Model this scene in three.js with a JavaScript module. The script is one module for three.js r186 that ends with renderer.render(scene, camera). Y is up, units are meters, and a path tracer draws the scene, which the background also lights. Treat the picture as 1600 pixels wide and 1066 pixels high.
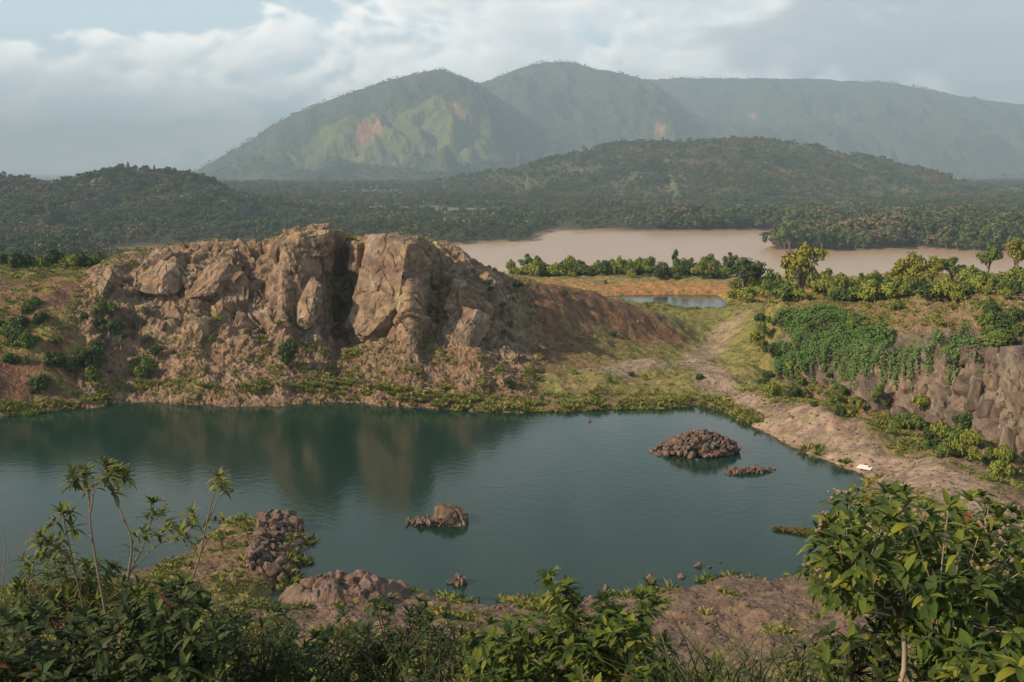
import * as THREE from 'three';
import { ImprovedNoise } from 'three/addons/math/ImprovedNoise.js';
import { mergeGeometries, mergeVertices } from 'three/addons/utils/BufferGeometryUtils.js';

// ---------------------------------------------------------------- camera, sky, sun, exposure
const EYE = 30, PITCH = 9.4 * Math.PI / 180, F = 1570;
const scene = new THREE.Scene();
const camera = new THREE.PerspectiveCamera(37.51, 1600 / 1066, 0.1, 40000);
camera.position.set(0, EYE, 0);
camera.rotation.set(-PITCH, 0, 0);
const renderer = new THREE.WebGLRenderer({ antialias: true });
renderer.toneMapping = THREE.LinearToneMapping;
renderer.toneMappingExposure = 1.36;
renderer.shadowMap.enabled = true;
const SUN = new THREE.Vector3(-0.80, 0.50, 0.33).normalize();
const sun = new THREE.DirectionalLight(0xffe3bd, 5.0);
sun.position.copy(SUN).multiplyScalar(400).add(new THREE.Vector3(0, 0, -130));
sun.target.position.set(0, 0, -130);
sun.castShadow = true; sun.shadow.mapSize.set(4096, 4096);
Object.assign(sun.shadow.camera, { left: -220, right: 220, top: 220, bottom: -220, near: 1, far: 1200 });
sun.shadow.radius = 2.5;
scene.add(sun, sun.target);
scene.fog = new THREE.FogExp2(0xb5d2ec, 1.85e-4);

// ---------------------------------------------------------------- helpers
const PN = new ImprovedNoise();
const noise = (x, y, z = 0) => PN.noise(x + 311.7, y + 127.3, z + 74.1);
function fbm(x, y, z = 0, o = 4) { let s = 0, a = 0.5; for (let i = 0; i < o; i++) { s += a * noise(x, y, z); x = x * 2.03 + 7.1; y = y * 2.03 + 3.7; z = z * 2.03 + 1.9; a *= 0.5; } return s; }
function ridged(x, y, z = 0, o = 4) { let s = 0, a = 0.5; for (let i = 0; i < o; i++) { s += a * (1 - Math.abs(noise(x, y, z)) * 2); x = x * 2.07 + 5.1; y = y * 2.07 + 9.7; z = z * 2.07 + 2.9; a *= 0.5; } return s; }
const { clamp, lerp, smoothstep } = THREE.MathUtils;
const sst = (a, b, x) => smoothstep(x, a, b);
function rng(seed) { let a = seed >>> 0; return () => { a = (a + 0x6D2B79F5) | 0; let t = Math.imul(a ^ (a >>> 15), 1 | a); t = (t + Math.imul(t ^ (t >>> 7), 61 | t)) ^ t; return ((t ^ (t >>> 14)) >>> 0) / 4294967296; }; }
const V = (x, y, z) => new THREE.Vector3(x, y, z);
// a point of the place that was surveyed off the photograph: pixel of the 1600 x 1066 photograph and ground distance
const CP = Math.cos(PITCH), SP = Math.sin(PITCH);
function at(px, py, D) { const x = (px - 800) / F, y = (533 - py) / F, t = D / (CP + y * SP); return V(x * t, EYE + (y * CP - SP) * t, -D); }
function onLevel(px, py, lv = 0) { const x = (px - 800) / F, y = (533 - py) / F, t = (lv - EYE) / (y * CP - SP); return V(x * t, lv, -(CP + y * SP) * t); }
const taken = new Map();
function numbered(n) { const k = taken.get(n) || 0; taken.set(n, k + 1); return k ? n + '_' + String(k).padStart(3, '0') : n; }
function tag(o, label, category, group, kind) { if (label) o.userData.label = label; if (category) o.userData.category = category; if (group) o.userData.group = group; if (kind) o.userData.kind = kind; return o; }
function top(o, name, label, category, group, kind) { o.name = numbered(name); scene.add(o); return tag(o, label, category, group, kind); }
function mesh(name, geo, mat, parent) { const m = new THREE.Mesh(geo, mat); m.name = name; m.castShadow = m.receiveShadow = true; if (parent) parent.add(m); return m; }
function segDist(px, pz, ax, az, bx, bz) { const dx = bx - ax, dz = bz - az, t = clamp(((px - ax) * dx + (pz - az) * dz) / (dx * dx + dz * dz || 1), 0, 1); return [Math.hypot(px - ax - dx * t, pz - az - dz * t), t]; }
function polySD(poly, x, d) { // positive outside
  let best = 1e9, inside = false;
  for (let i = 0, j = poly.length - 1; i < poly.length; j = i++) {
    const [ax, ad] = poly[i], [bx, bd] = poly[j];
    best = Math.min(best, segDist(x, d, ax, ad, bx, bd)[0]);
    if ((ad > d) !== (bd > d) && x < (bx - ax) * (d - ad) / (bd - ad) + ax) inside = !inside;
  }
  return inside ? -best : best;
}
const lineDist = (line, x, d) => { let b = 1e9; for (let i = 1; i < line.length; i++) b = Math.min(b, segDist(x, d, line[i - 1][0], line[i - 1][1], line[i][0], line[i][1])[0]); return b; };
const mixc = (a, b, t) => [lerp(a[0], b[0], t), lerp(a[1], b[1], t), lerp(a[2], b[2], t)];
const XD = (px, py, lv) => { const p = onLevel(px, py, lv); return [p.x, -p.z]; };

// ---------------------------------------------------------------- sky (air and clouds)
{
  const W = 4096, H = 2048, data = new Float32Array(W * H * 4);
  const blob = (az, el, a, e, ra, re) => Math.exp(-(((az - a) / ra) ** 2 + ((el - e) / re) ** 2));
  const D = (px, py) => [(px - 800) / F, (272 - py) / F];
  const banks = [ // clouds of the photograph: azimuth, elevation, radii (radians), weight
    [...D(300, 160), 0.16, 0.05, 0.7], [...D(120, 200), 0.14, 0.04, 0.4], [...D(470, 90), 0.09, 0.03, 0.3], [...D(700, 20), 0.16, 0.04, 0.35], [...D(1000, 90), 0.16, 0.04, 0.4],
    [...D(1370, 50), 0.24, 0.075, 1.05], [...D(1540, 110), 0.17, 0.08, 0.8], [...D(180, 50), 0.24, 0.05, -0.75], [...D(900, 45), 0.08, 0.025, -0.3],
  ];
  for (let r = 0; r < H; r++) {
    const el = ((r + 0.5) / H - 0.5) * Math.PI, sy = Math.sin(el), cy = Math.cos(el);
    for (let c = 0; c < W; c++) {
      const k = (r * W + c) * 4; let R, G, B;
      const round = ((c + 0.5) / W - 0.5) * 2 * Math.PI;
      const x = Math.cos(round) * cy, z = Math.sin(round) * cy;
      const az = Math.atan2(x, -z), fine = Math.abs(az) < 0.8 && el > -0.03 && el < 0.45;
      if (el < -0.03) { data[k] = 0.2; data[k + 1] = 0.21; data[k + 2] = 0.2; data[k + 3] = 1; continue; }
      const e = Math.max(el, 0), s = 1 / (sy * 1.0 + 0.2);
      const u = x * s, v = z * s;
      const wq = fine ? fbm(x * 5, e * 9, z * 5 + 3, 3) * 0.8 : 0; let cov = 0.25 * fbm(u * 2.1, v * 2.1, 1.7, 3) + 0.7 * fbm(x * 7 + wq, e * 13 + wq, z * 7, fine ? 5 : 3) + 0.75 * fbm(x * 20 + wq * 2, e * 34 + wq, z * 20, fine ? 6 : 2) + 0.05;
      for (const [a, b, ra, re, w] of banks) cov += w * blob(az, el, a, b, ra, re) * 0.6;
      cov += 0.14 * Math.exp(-e * 9);
      const m = sst(-0.02, 0.22, cov), grey0 = 0.3 + 0.7 * Math.max(blob(az, el, ...D(1400, 90), 0.34, 0.16), 0.5 * sst(0.3, 0.6, e)), thick = sst(0.22, 0.75, cov) * grey0;
      // blue between the clouds, paler low down
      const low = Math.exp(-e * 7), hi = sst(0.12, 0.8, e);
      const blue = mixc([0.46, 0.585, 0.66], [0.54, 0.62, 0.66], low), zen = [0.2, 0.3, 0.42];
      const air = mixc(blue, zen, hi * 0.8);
      // puffs: lit from the sun's side by the noise gradient, greyer where thick
      const g = fine ? 0.7 * (fbm(x * 7 - 0.2 + wq, e * 13 + 0.28 + wq, z * 7, 5) - fbm(x * 7 + wq, e * 13 + wq, z * 7, 5)) + 0.9 * (fbm(x * 20 - 0.2 + wq * 2, e * 34 + 0.3 + wq, z * 20, 5) - fbm(x * 20 + wq * 2, e * 34 + wq, z * 20, 5)) : 0;
      const lit = clamp(0.55 - g * 2.2, 0.0, 1.1);
      const cl = mixc(mixc([0.66, 0.695, 0.715], [1.0, 0.965, 0.92], lit), [0.33, 0.37, 0.4], thick * 0.95);
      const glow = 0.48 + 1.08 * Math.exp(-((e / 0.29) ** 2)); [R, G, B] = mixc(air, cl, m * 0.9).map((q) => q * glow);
      data[k] = R; data[k + 1] = G; data[k + 2] = B; data[k + 3] = 1;
    }
  }
  const t = new THREE.DataTexture(data, W, H, THREE.RGBAFormat, THREE.FloatType);
  t.mapping = THREE.EquirectangularReflectionMapping; t.magFilter = t.minFilter = THREE.LinearFilter; t.needsUpdate = true;
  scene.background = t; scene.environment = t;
}

// ---------------------------------------------------------------- procedural textures
function tileNoise(size, per, oct, seed, fn) {
  const d = new Float32Array(size * size);
  for (let j = 0; j < size; j++) for (let i = 0; i < size; i++) {
    const a = i / size * Math.PI * 2, b = j / size; let s = 0, am = 0.5, f = per;
    for (let o = 0; o < oct; o++) { // periodic lattice noise
      const x = i / size * f, y = j / size * f, xi = Math.floor(x), yi = Math.floor(y), fx = x - xi, fy = y - yi, h = (p, q) => { let n = Math.imul(((p % f) + f) % f + 1, 374761393) + Math.imul(((q % f) + f) % f + 1, 668265263) + Math.imul(seed + o, 974634777); n = Math.imul(n ^ (n >>> 13), 1274126177); return ((n ^ (n >>> 16)) >>> 0) / 4294967296; };
      const ux = fx * fx * (3 - 2 * fx), uy = fy * fy * (3 - 2 * fy);
      s += am * lerp(lerp(h(xi, yi), h(xi + 1, yi), ux), lerp(h(xi, yi + 1), h(xi + 1, yi + 1), ux), uy); am *= 0.5; f *= 2;
    }
    d[j * size + i] = fn ? fn(s) : s;
  }
  return d;
}
function grey(size, d, lo, hi, srgb) {
  const b = new Uint8Array(size * size * 4);
  for (let i = 0; i < size * size; i++) { const v = clamp(lerp(lo, hi, d[i]), 0, 1) * 255; b[i * 4] = b[i * 4 + 1] = b[i * 4 + 2] = v; b[i * 4 + 3] = 255; }
  const t = new THREE.DataTexture(b, size, size); t.wrapS = t.wrapT = THREE.RepeatWrapping; t.magFilter = THREE.LinearFilter; t.minFilter = THREE.LinearMipmapLinearFilter; t.generateMipmaps = true;
  if (srgb) t.colorSpace = THREE.SRGBColorSpace; t.needsUpdate = true; return t;
}
const rep = (t, r) => { const c = t.clone(); c.repeat.set(r, r); c.needsUpdate = true; return c; };
const nA = tileNoise(512, 8, 6, 3), nB = tileNoise(512, 4, 7, 11), nW = tileNoise(1024, 24, 4, 19);
const texGrain = grey(512, nA, 0.62, 1.28, true), texRough = grey(512, nB, 0, 1), texBump = grey(512, nA, 0, 1), texWave = grey(1024, nW, 0, 1);

const M = {
  ground: new THREE.MeshStandardMaterial({ vertexColors: true, roughness: 0.95, map: rep(texGrain, 1 / 5), bumpMap: rep(texBump, 1 / 3), bumpScale: 0.35 }),
  rock: new THREE.MeshStandardMaterial({ flatShading: true, vertexColors: true, roughness: 0.92, map: rep(texGrain, 1 / 6), bumpMap: rep(texRough, 1 / 2.5), bumpScale: 0.28 }),
  far: new THREE.MeshStandardMaterial({ vertexColors: true, roughness: 1, map: rep(texGrain, 1 / 260), bumpMap: rep(texBump, 1 / 220), bumpScale: 16 }),
  water: new THREE.MeshPhysicalMaterial({ color: new THREE.Color().setRGB(0.011, 0.037, 0.028), roughness: 0.12, ior: 1.33, specularIntensity: 0.9, bumpMap: rep(texWave, 1 / 13), bumpScale: 0.011 }),
  mud: new THREE.MeshPhysicalMaterial({ color: new THREE.Color().setRGB(0.45, 0.325, 0.23), roughness: 0.3, ior: 1.33, bumpMap: rep(texWave, 1 / 60), bumpScale: 0.12 }),
  bark: new THREE.MeshStandardMaterial({ color: new THREE.Color().setRGB(0.17, 0.13, 0.1), roughness: 0.95 }),
  palebark: new THREE.MeshStandardMaterial({ color: new THREE.Color().setRGB(0.32, 0.26, 0.21), roughness: 0.9 }),
  twig: new THREE.MeshStandardMaterial({ color: new THREE.Color().setRGB(0.12, 0.075, 0.05), roughness: 0.9 }),
  white: new THREE.MeshStandardMaterial({ color: new THREE.Color().setRGB(0.75, 0.75, 0.74), roughness: 0.6 }),
};
const leafMat = (r, g, b, rough = 0.85) => new THREE.MeshStandardMaterial({ color: new THREE.Color().setRGB(r, g, b), roughness: rough, side: THREE.DoubleSide });
const thinLeaf = (r, g, b) => new THREE.MeshPhysicalMaterial({ color: new THREE.Color().setRGB(r, g, b), roughness: 0.8, transmission: 0.3, thickness: 0, specularIntensity: 0.5, side: THREE.DoubleSide });

// ---------------------------------------------------------------- survey of the quarry
const POND = [[0, 652], [110, 640], [200, 622], [280, 618], [340, 626], [400, 628], [470, 622], [540, 622], [600, 628], [650, 636], [700, 640], [790, 644], [850, 643], [930, 640], [1010, 638], [1090, 634], [1130, 640], [1180, 665], [1220, 690], [1280, 715], [1340, 738], [1366, 752],
  [1340, 790], [1312, 830], [1285, 870], [1262, 900], [1200, 908], [1130, 908], [1060, 925], [1000, 936], [930, 934], [860, 935], [800, 945], [720, 948], [650, 925], [560, 914], [500, 917], [462, 932], [440, 955], [405, 940], [455, 900], [474, 860], [468, 828], [430, 815], [380, 811], [338, 830], [290, 866], [230, 890], [100, 920], [0, 930], [-200, 930], [-260, 760], [-180, 690]].map(([a, b]) => XD(a, b, 0));
const POND2 = [[900, 469], [960, 474], [1000, 480], [1075, 488], [1125, 490], [1140, 474], [1122, 461], [1050, 460], [985, 461], [920, 463]].map(([a, b]) => XD(a, b, 0.5));
const LAKE = [[[188, 389], [230, 387], [420, 385], [560, 384], [700, 384], [770, 379], [830, 377.5], [850, 375], [838, 371], [855, 364], [868, 360.5], [1000, 362], [1130, 361.5], [1210, 361], [1258, 362.5], [1235, 375], [1194, 389], [1200, 393], [1290, 393.5], [1365, 392], [1432, 388.5], [1500, 394], [1600, 397], [1800, 397]].map(([a, b]) => XD(a, b, -30)), [[760, 600], [600, 560], [100, 575], [-180, 600], [-290, 740]]].flat();
const ROAD = [[940, 572], [1020, 556], [1090, 545], [1112, 562], [1118, 585], [1150, 610], [1200, 632], [1255, 655], [1330, 692], [1425, 722], [1480, 752], [1540, 800], [1600, 862], [1680, 960]].map(([a, b]) => XD(a, b, 2.4));
const ROAD2 = [[1085, 546], [1100, 528], [1125, 508], [1160, 494], [1195, 485], [1230, 476]].map(([a, b]) => XD(a, b, 3));

// profiles of the rock outcrop and of the cut quarry wall: per column, rows of [photograph row, distance]
const OUTCROP = [
  [60, [655, 122], [615, 127], [565, 132], [520, 136.5], [480, 141], [452, 146], [443, 153], [445, 168]],
  [140, [655, 126], [612, 131], [560, 136], [510, 140], [470, 143.5], [432, 148], [418, 157], [425, 172]],
  [185, [645, 129], [608, 134], [560, 138.5], [505, 141.5], [462, 144], [412, 147], [400, 156], [410, 172]],
  [215, [640, 130], [602, 135], [556, 139.5], [500, 142], [455, 144.5], [406, 147.5], [393, 156], [403, 174]],
  [300, [645, 129], [600, 133], [555, 137], [495, 139], [435, 141.5], [396, 146], [380, 156], [395, 175]],
  [328, [645, 129], [600, 133.5], [558, 137.6], [498, 140.6], [438, 143.4], [394, 147.5], [378, 156], [395, 175]],
  [360, [650, 128], [600, 132.8], [560, 136.5], [500, 139], [440, 141.2], [392, 146], [376, 156], [395, 175]],
  [410, [650, 128], [600, 133.5], [560, 137.8], [500, 140.8], [435, 143.6], [393, 147.5], [379, 155], [395, 175]],
  [440, [650, 128], [600, 133], [560, 137], [500, 139.5], [430, 141], [380, 143], [370, 149.5], [390, 175]],
  [475, [650, 129], [605, 134], [560, 138.5], [505, 141.5], [430, 142.5], [366, 143], [357, 149], [385, 172]],
  [505, [650, 129], [605, 134], [560, 139.5], [510, 144], [420, 145.5], [358, 145.5], [349, 150], [385, 172]],
  [517, [650, 129], [605, 134.5], [560, 140.5], [505, 147], [420, 148.5], [357, 148.5], [347, 151], [385, 172]],
  [526, [650, 129], [605, 135], [560, 142], [505, 150], [430, 153], [388, 155], [366, 157], [385, 172]],
  [545, [650, 129], [602, 135], [555, 141.5], [505, 149], [430, 152], [388, 154], [366, 158], [385, 174]],
  [552, [650, 129], [600, 135], [550, 141], [500, 145.5], [430, 148], [386, 150], [370, 156], [388, 174]],
  [575, [650, 128], [600, 134], [550, 139.5], [500, 143], [430, 146], [377, 148.5], [368, 155], [388, 174]],
  [615, [652, 128], [602, 133], [550, 137], [500, 139.5], [430, 142.5], [376, 146], [369, 154], [388, 174]],
  [640, [653, 127.5], [602, 132.5], [550, 135.5], [500, 137], [432, 140], [380, 144], [371, 154], [388, 174]],
  [651, [653, 127.5], [602, 132.5], [550, 136], [500, 138], [432, 141.5], [384, 146], [373, 155], [388, 174]],
  [662, [653, 127], [604, 133], [552, 138], [505, 145], [440, 151], [390, 154.5], [375, 158], [392, 176]],
  [690, [655, 126.5], [606, 132.5], [556, 137.5], [510, 144], [445, 151.5], [394, 155.5], [378, 160], [396, 178]],
  [712, [655, 126], [608, 132], [556, 136.5], [505, 141.5], [450, 149], [408, 155], [388, 160], [404, 178]],
  [745, [657, 125.5], [612, 131.5], [560, 136.5], [515, 143], [468, 151], [428, 157.5], [412, 162], [420, 180]],
  [775, [657, 125], [616, 131.5], [572, 138], [530, 145.5], [482, 153.5], [448, 160], [428, 164], [434, 182]],
  [830, [657, 124.5], [620, 132], [584, 140], [550, 148], [508, 157], [468, 164], [440, 168], [446, 184]],
  [900, [655, 124.5], [618, 133], [588, 142], [560, 152], [522, 162], [484, 169], [456, 174], [462, 188]],
  [970, [655, 124.5], [616, 134], [588, 144], [566, 155], [535, 166], [502, 174], [474, 179], [478, 190]],
  [1030, [652, 126], [614, 135], [590, 145], [570, 156], [545, 169], [518, 178], [488, 184], [492, 194]],
  [1085, [648, 128], [612, 136], [590, 146], [571, 158], [550, 170], [530, 181], [504, 190], [505, 198]],
  [1120, [648, 128], [612, 137], [590, 147], [572, 158], [555, 170], [538, 182], [513, 194], [505, 202]],
];
// the cliff stands back behind a slope of scree
for (const [px, ...rows] of OUTCROP) { const k = sst(150, 260, px) * (1 - sst(700, 800, px)); [0, 0.3, 2, 4, 4.6, 4.6, 3.8, 2].forEach((q, i) => { rows[i][1] += q * k; }); const ln = (1 - sst(400, 450, px)) * sst(100, 200, px); [0, 0, 0, 0.6, 2.6, 5.5, 6, 3].forEach((q, i) => { rows[i][1] += q * ln; }); }
const WALL = [
  [1185, [590, 141], [570, 149], [548, 157], [525, 165], [505, 173], [488, 181], [478, 190], [474, 205]],
  [1220, [596, 139], [578, 145], [550, 149], [515, 154], [488, 161], [470, 172], [463, 186], [464, 205]],
  [1260, [606, 134], [588, 139], [560, 142.5], [525, 146], [488, 154], [468, 167], [460, 182], [461, 203]],
  [1320, [632, 124], [612, 128.5], [580, 131.5], [540, 135], [498, 144], [470, 159], [457, 175], [458, 198]],
  [1400, [668, 112], [645, 117], [605, 119.5], [552, 122.5], [508, 132], [472, 148], [456, 165], [458, 190]],
  [1460, [688, 105], [660, 110.5], [610, 113], [545, 116], [500, 126], [468, 142], [455, 158], [458, 184]],
  [1530, [712, 98], [682, 104], [625, 106.5], [548, 109.5], [498, 120], [464, 136], [452, 152], [456, 178]],
  [1600, [738, 92], [704, 98], [640, 100.5], [550, 103.5], [496, 114], [460, 130], [448, 146], [452, 172]],
  [1680, [765, 86], [730, 92], [660, 94.5], [555, 97.5], [496, 108], [456, 124], [444, 140], [450, 166]],
];

// land heights: thin-plate spline through surveyed points [x, distance, height]
const pts = [];
for (const x of [-75, -45, -15, 12, 40, 70]) for (const [d, y] of [[0, 28.4], [6, 26.2], [14, 21.2], [25, 14.2], [38, 6.5], [48, 2.6], [58, 1.2], [66, 0.9]]) { if (Math.abs(x) > 20 && d < 10) continue; pts.push([x, d, y + (x > 30 && d > 40 ? 1.4 : 0)]); }
pts.push([0, 3, 27.6], [3, 3, 27.6], [-3, 3, 27.6], [0, -20, 30], [-60, -10, 31], [60, -10, 31]);
for (const col of [OUTCROP, WALL]) for (const [px, ...rows] of col) rows.forEach(([py, D], i) => { const p = at(px, py, D); if (i === 0 && col === OUTCROP) return; pts.push([p.x, D, p.y - (col === OUTCROP && px > 820 ? (i === 7 ? 1 : px > 880 ? 0 : 0.6) : px === 60 || px === 1185 ? 0.3 : px === 140 ? 1.5 : i === 7 ? 3 : i === 0 ? 0.2 : i < 3 && col === OUTCROP ? (px > 700 ? 0.9 : 2.6) : i === 1 ? 1 : px === 526 || px === 545 ? 7 : 5)]); });
for (const [px, py, D] of [[-60, 600, 124], [-60, 540, 130], [-60, 480, 137], [-60, 452, 146], [0, 600, 128], [0, 545, 134], [0, 490, 140], [0, 452, 147], [0, 440, 160], [-150, 450, 146], [-150, 560, 126], [-60, 436, 165], [60, 432, 170],
  [940, 575, 142], [1020, 558, 152], [1090, 546, 158], [1180, 487, 203], [1120, 585, 138], [1150, 612, 126.5], [1200, 636, 117], [1255, 657, 111.5], [1300, 640, 117], [1330, 693, 101.5], [1425, 722, 94.5], [1400, 690, 103], [1500, 765, 86], [1560, 745, 90], [1600, 860, 71], [1680, 860, 71], [1180, 660, 119.5], [1240, 692, 110.5], [1300, 720, 103], [1360, 742, 98], [1100, 628, 130.5], [1000, 632, 129], [900, 634, 128.5], [800, 638, 127]]) { const p = at(px, py, D); pts.push([p.x, D, p.y]); }
for (const [x, d, y] of [[20, 205, 2.2], [35, 208, 1.1], [56, 240, 2.5], [60, 225, 3], [10, 215, 3], [15, 240, 1.5], [5, 258, 2.2], [20, 258, 1.6], [40, 258, 1.6], [55, 258, 2.4], [0, 290, 1.5], [30, 290, 1.5], [60, 290, 1], [90, 280, 1], [130, 260, 2], [90, 240, 6], [110, 210, 9], [-30, 230, 4], [-70, 230, 5], [-120, 220, 8], [-60, 290, 0], [-120, 300, -2], [0, 350, -11], [60, 350, -12], [120, 340, -12], [170, 300, -4], [-150, 160, 13], [-150, 120, 12], [-110, 95, 5], [170, 200, 8], [150, 130, 15], [120, 90, 14], [80, 60, 8], [-100, 70, 3]]) pts.push([x, d, y]);
const land = (() => {
  const n = pts.length, S = 100, N = n + 3, A = Array.from({ length: N }, () => new Float64Array(N + 1)), phi = (r2) => r2 > 1e-12 ? 0.5 * r2 * Math.log(r2) : 0;
  const P = pts.map(([x, d, y]) => [x / S, d / S, y]);
  for (let i = 0; i < n; i++) { for (let j = 0; j < n; j++) A[i][j] = phi((P[i][0] - P[j][0]) ** 2 + (P[i][1] - P[j][1]) ** 2); A[i][i] += 0.0002; A[i][n] = A[n][i] = 1; A[i][n + 1] = A[n + 1][i] = P[i][0]; A[i][n + 2] = A[n + 2][i] = P[i][1]; A[i][N] = P[i][2]; }
  for (let c = 0; c < N; c++) { let p = c; for (let r = c + 1; r < N; r++) if (Math.abs(A[r][c]) > Math.abs(A[p][c])) p = r; [A[c], A[p]] = [A[p], A[c]]; for (let r = c + 1; r < N; r++) { const k = A[r][c] / A[c][c]; if (k) for (let q = c; q <= N; q++) A[r][q] -= k * A[c][q]; } }
  const w = new Float64Array(N); for (let r = N - 1; r >= 0; r--) { let s = A[r][N]; for (let q = r + 1; q < N; q++) s -= A[r][q] * w[q]; w[r] = s / A[r][r]; }
  const x0 = -300, x1 = 300, d0 = -20, d1 = 420, st = 1.6, nx = Math.ceil((x1 - x0) / st) + 1, nd = Math.ceil((d1 - d0) / st) + 1, g = new Float32Array(nx * nd);
  for (let j = 0; j < nd; j++) for (let i = 0; i < nx; i++) { const x = (x0 + i * st) / S, d = (d0 + j * st) / S; let s = w[n] + w[n + 1] * x + w[n + 2] * d; for (let q = 0; q < n; q++) s += w[q] * phi((x - P[q][0]) ** 2 + (d - P[q][1]) ** 2); g[j * nx + i] = clamp(s, -20, 34); }
  return (x, d) => { const u = clamp((x - x0) / st, 0, nx - 1.001), v = clamp((d - d0) / st, 0, nd - 1.001), i = u | 0, j = v | 0, a = u - i, b = v - j; return lerp(lerp(g[j * nx + i], g[j * nx + i + 1], a), lerp(g[(j + 1) * nx + i], g[(j + 1) * nx + i + 1], a), b); };
})();
console.log('survey points', pts.length);
// far country: plain round the muddy lake, rising slowly to the mountains
function farLand(x, d) {
  const sd = polySD(LAKE, x, d);
  if (sd < 0) return -30 - Math.min(3, -sd * 0.06);
  const rise = d > 1050 ? Math.min(26, (d - 1050) * 0.02) : 0;
  const tip = Math.min(sd * 0.09, 6 + 5 * fbm(x / 160, d / 160, 3));
  return -30 + Math.min(0.9, sd * 0.3) + Math.max(tip, 0) * 0.8 + rise;
}
const roadMask = (x, d) => Math.max(1 - sst(1.5, 3.4, lineDist(ROAD, x, d) + fbm(x * 0.5, d * 0.5) * 2.2), (1 - sst(1.6, 3.8, lineDist(ROAD2, x, d) + fbm(x * 0.5, d * 0.5) * 2.2)) * 0.8);
function groundY(x, d) {
  let y = land(x, d);
  if (d < 440) {
    const rough = d > 44 ? 1 : 0.4, rd = d > 60 && d < 215 && x > 5 && x < 70 ? roadMask(x, d) : 0;
    y += (fbm(x / 9, d / 9, 5) * 1.5 + fbm(x / 2.2, d / 2.2, 9) * 0.7 + fbm(x / 0.8, d / 0.8, 2, 2) * 0.25) * rough * (1 - 0.85 * rd);
    if (d > 50 && d < 150 && x > -95 && x < 60) { const sd = polySD(POND, x, d) + fbm(x / 2.5, d / 2.5, 6) * 1.3; y = sd < 0 ? Math.max(-3.5, sd * 0.55) : Math.min(y, 1e9) * sst(-1.2, 6.5, sd) + Math.min(sd * 0.45, 0.55) * (1 - sst(0, 6.5, sd)); if (sd >= 0) y = Math.max(y, Math.min(0.5, sd * 0.5) + 0.02); }
    if (d > 200 && d < 275 && x > 0 && x < 75) { const sd = polySD(POND2, x, d) + fbm(x / 3, d / 3, 6) * 1.2; if (sd < 4) y = sd < 0 ? 0.5 + Math.max(-2, sd * 0.5) : lerp(0.55 + Math.min(0.8, sd * 0.7), y, sst(0, 4, sd)); if (sd > 0.3) y = Math.max(y, 0.75 + fbm(x / 3, d / 3) * 0.3); }
  }
  if (d > 320) y = lerp(y, farLand(x, d), sst(320, 520, d));
  return y;
}
const gp = (x, d, dy = 0) => V(x, groundY(x, d) + dy, -d);

// ground colours: patches of grass, soil, gravel
const GRASS = [0.205, 0.215, 0.052], DRY = [0.25, 0.195, 0.09], SOIL = [0.21, 0.125, 0.075], PINK = [0.2, 0.128, 0.105], TRACK = [0.33, 0.245, 0.195], ORANGE = [0.46, 0.22, 0.095], BERM = [0.255, 0.178, 0.145], DARKG = [0.06, 0.075, 0.02], REDSOIL = [0.2, 0.1, 0.06];
const REG = [ // x, d, radius, colour, grass share
  [-35, 131, 8, SOIL, 0.2], [-22, 131, 8, SOIL, 0.2], [-48, 134, 8, SOIL, 0.3], [-9, 129, 7, SOIL, 0.35],
  [15, 61, 9, PINK, 0.1], [24, 62, 8, PINK, 0.1], [6, 60, 8, PINK, 0.15], [-10, 64, 7, PINK, 0.25], [-20, 74, 7, SOIL, 0.5], [-26, 78, 6, SOIL, 0.55],
  [33, 108, 5, BERM, 0.2], [36, 99, 5, BERM, 0.15], [40, 90, 6, BERM, 0.15], [30, 118, 5, BERM, 0.25], [44, 98, 6, SOIL, 0.7], [42, 82, 6, PINK, 0.3], [48, 88, 6, DARKG, 0.9],
  [20, 137, 8, DRY, 0.75], [10, 138, 8, DRY, 0.7], [2, 130, 6, SOIL, 0.35], [10, 129, 4, SOIL, 0.3], [18, 130, 4, SOIL, 0.3], [25, 131, 4, SOIL, 0.35], [24, 150, 10, GRASS, 0.9], [36, 165, 10, GRASS, 0.9], [45, 190, 12, GRASS, 0.9], [20, 160, 9, GRASS, 0.85], [35, 142, 7, DRY, 0.6], [38, 128, 6, DARKG, 0.85], [42, 115, 5, DARKG, 0.8],
  [14, 165, 10, REDSOIL, 0.12], [23, 177, 9, REDSOIL, 0.2], [30, 189, 7, DRY, 0.5], [2, 157, 11, REDSOIL, 0.12], [8, 150, 6, REDSOIL, 0.3], [22, 152, 5, TRACK, 0.1], [28, 156, 4, TRACK, 0.1], [-58, 132, 10, REDSOIL, 0.6], [-72, 132, 12, [0.15, 0.08, 0.05], 0.6], [-75, 150, 12, REDSOIL, 0.4], [-65, 142, 8, [0.16, 0.085, 0.05], 0.5], [-80, 118, 14, REDSOIL, 0.4],
  [10, 258, 14, ORANGE, 0.15], [30, 262, 14, ORANGE, 0.15], [50, 258, 12, ORANGE, 0.2], [65, 225, 8, ORANGE, 0.4], [75, 205, 9, ORANGE, 0.35], [0, 300, 40, GRASS, 0.9], [60, 300, 40, GRASS, 0.9], [100, 240, 30, GRASS, 0.8], [110, 170, 25, DRY, 0.7],
  [0, 20, 30, DARKG, 0.9], [-40, 40, 30, DARKG, 0.9], [40, 40, 30, DARKG, 0.9],
];
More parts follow.
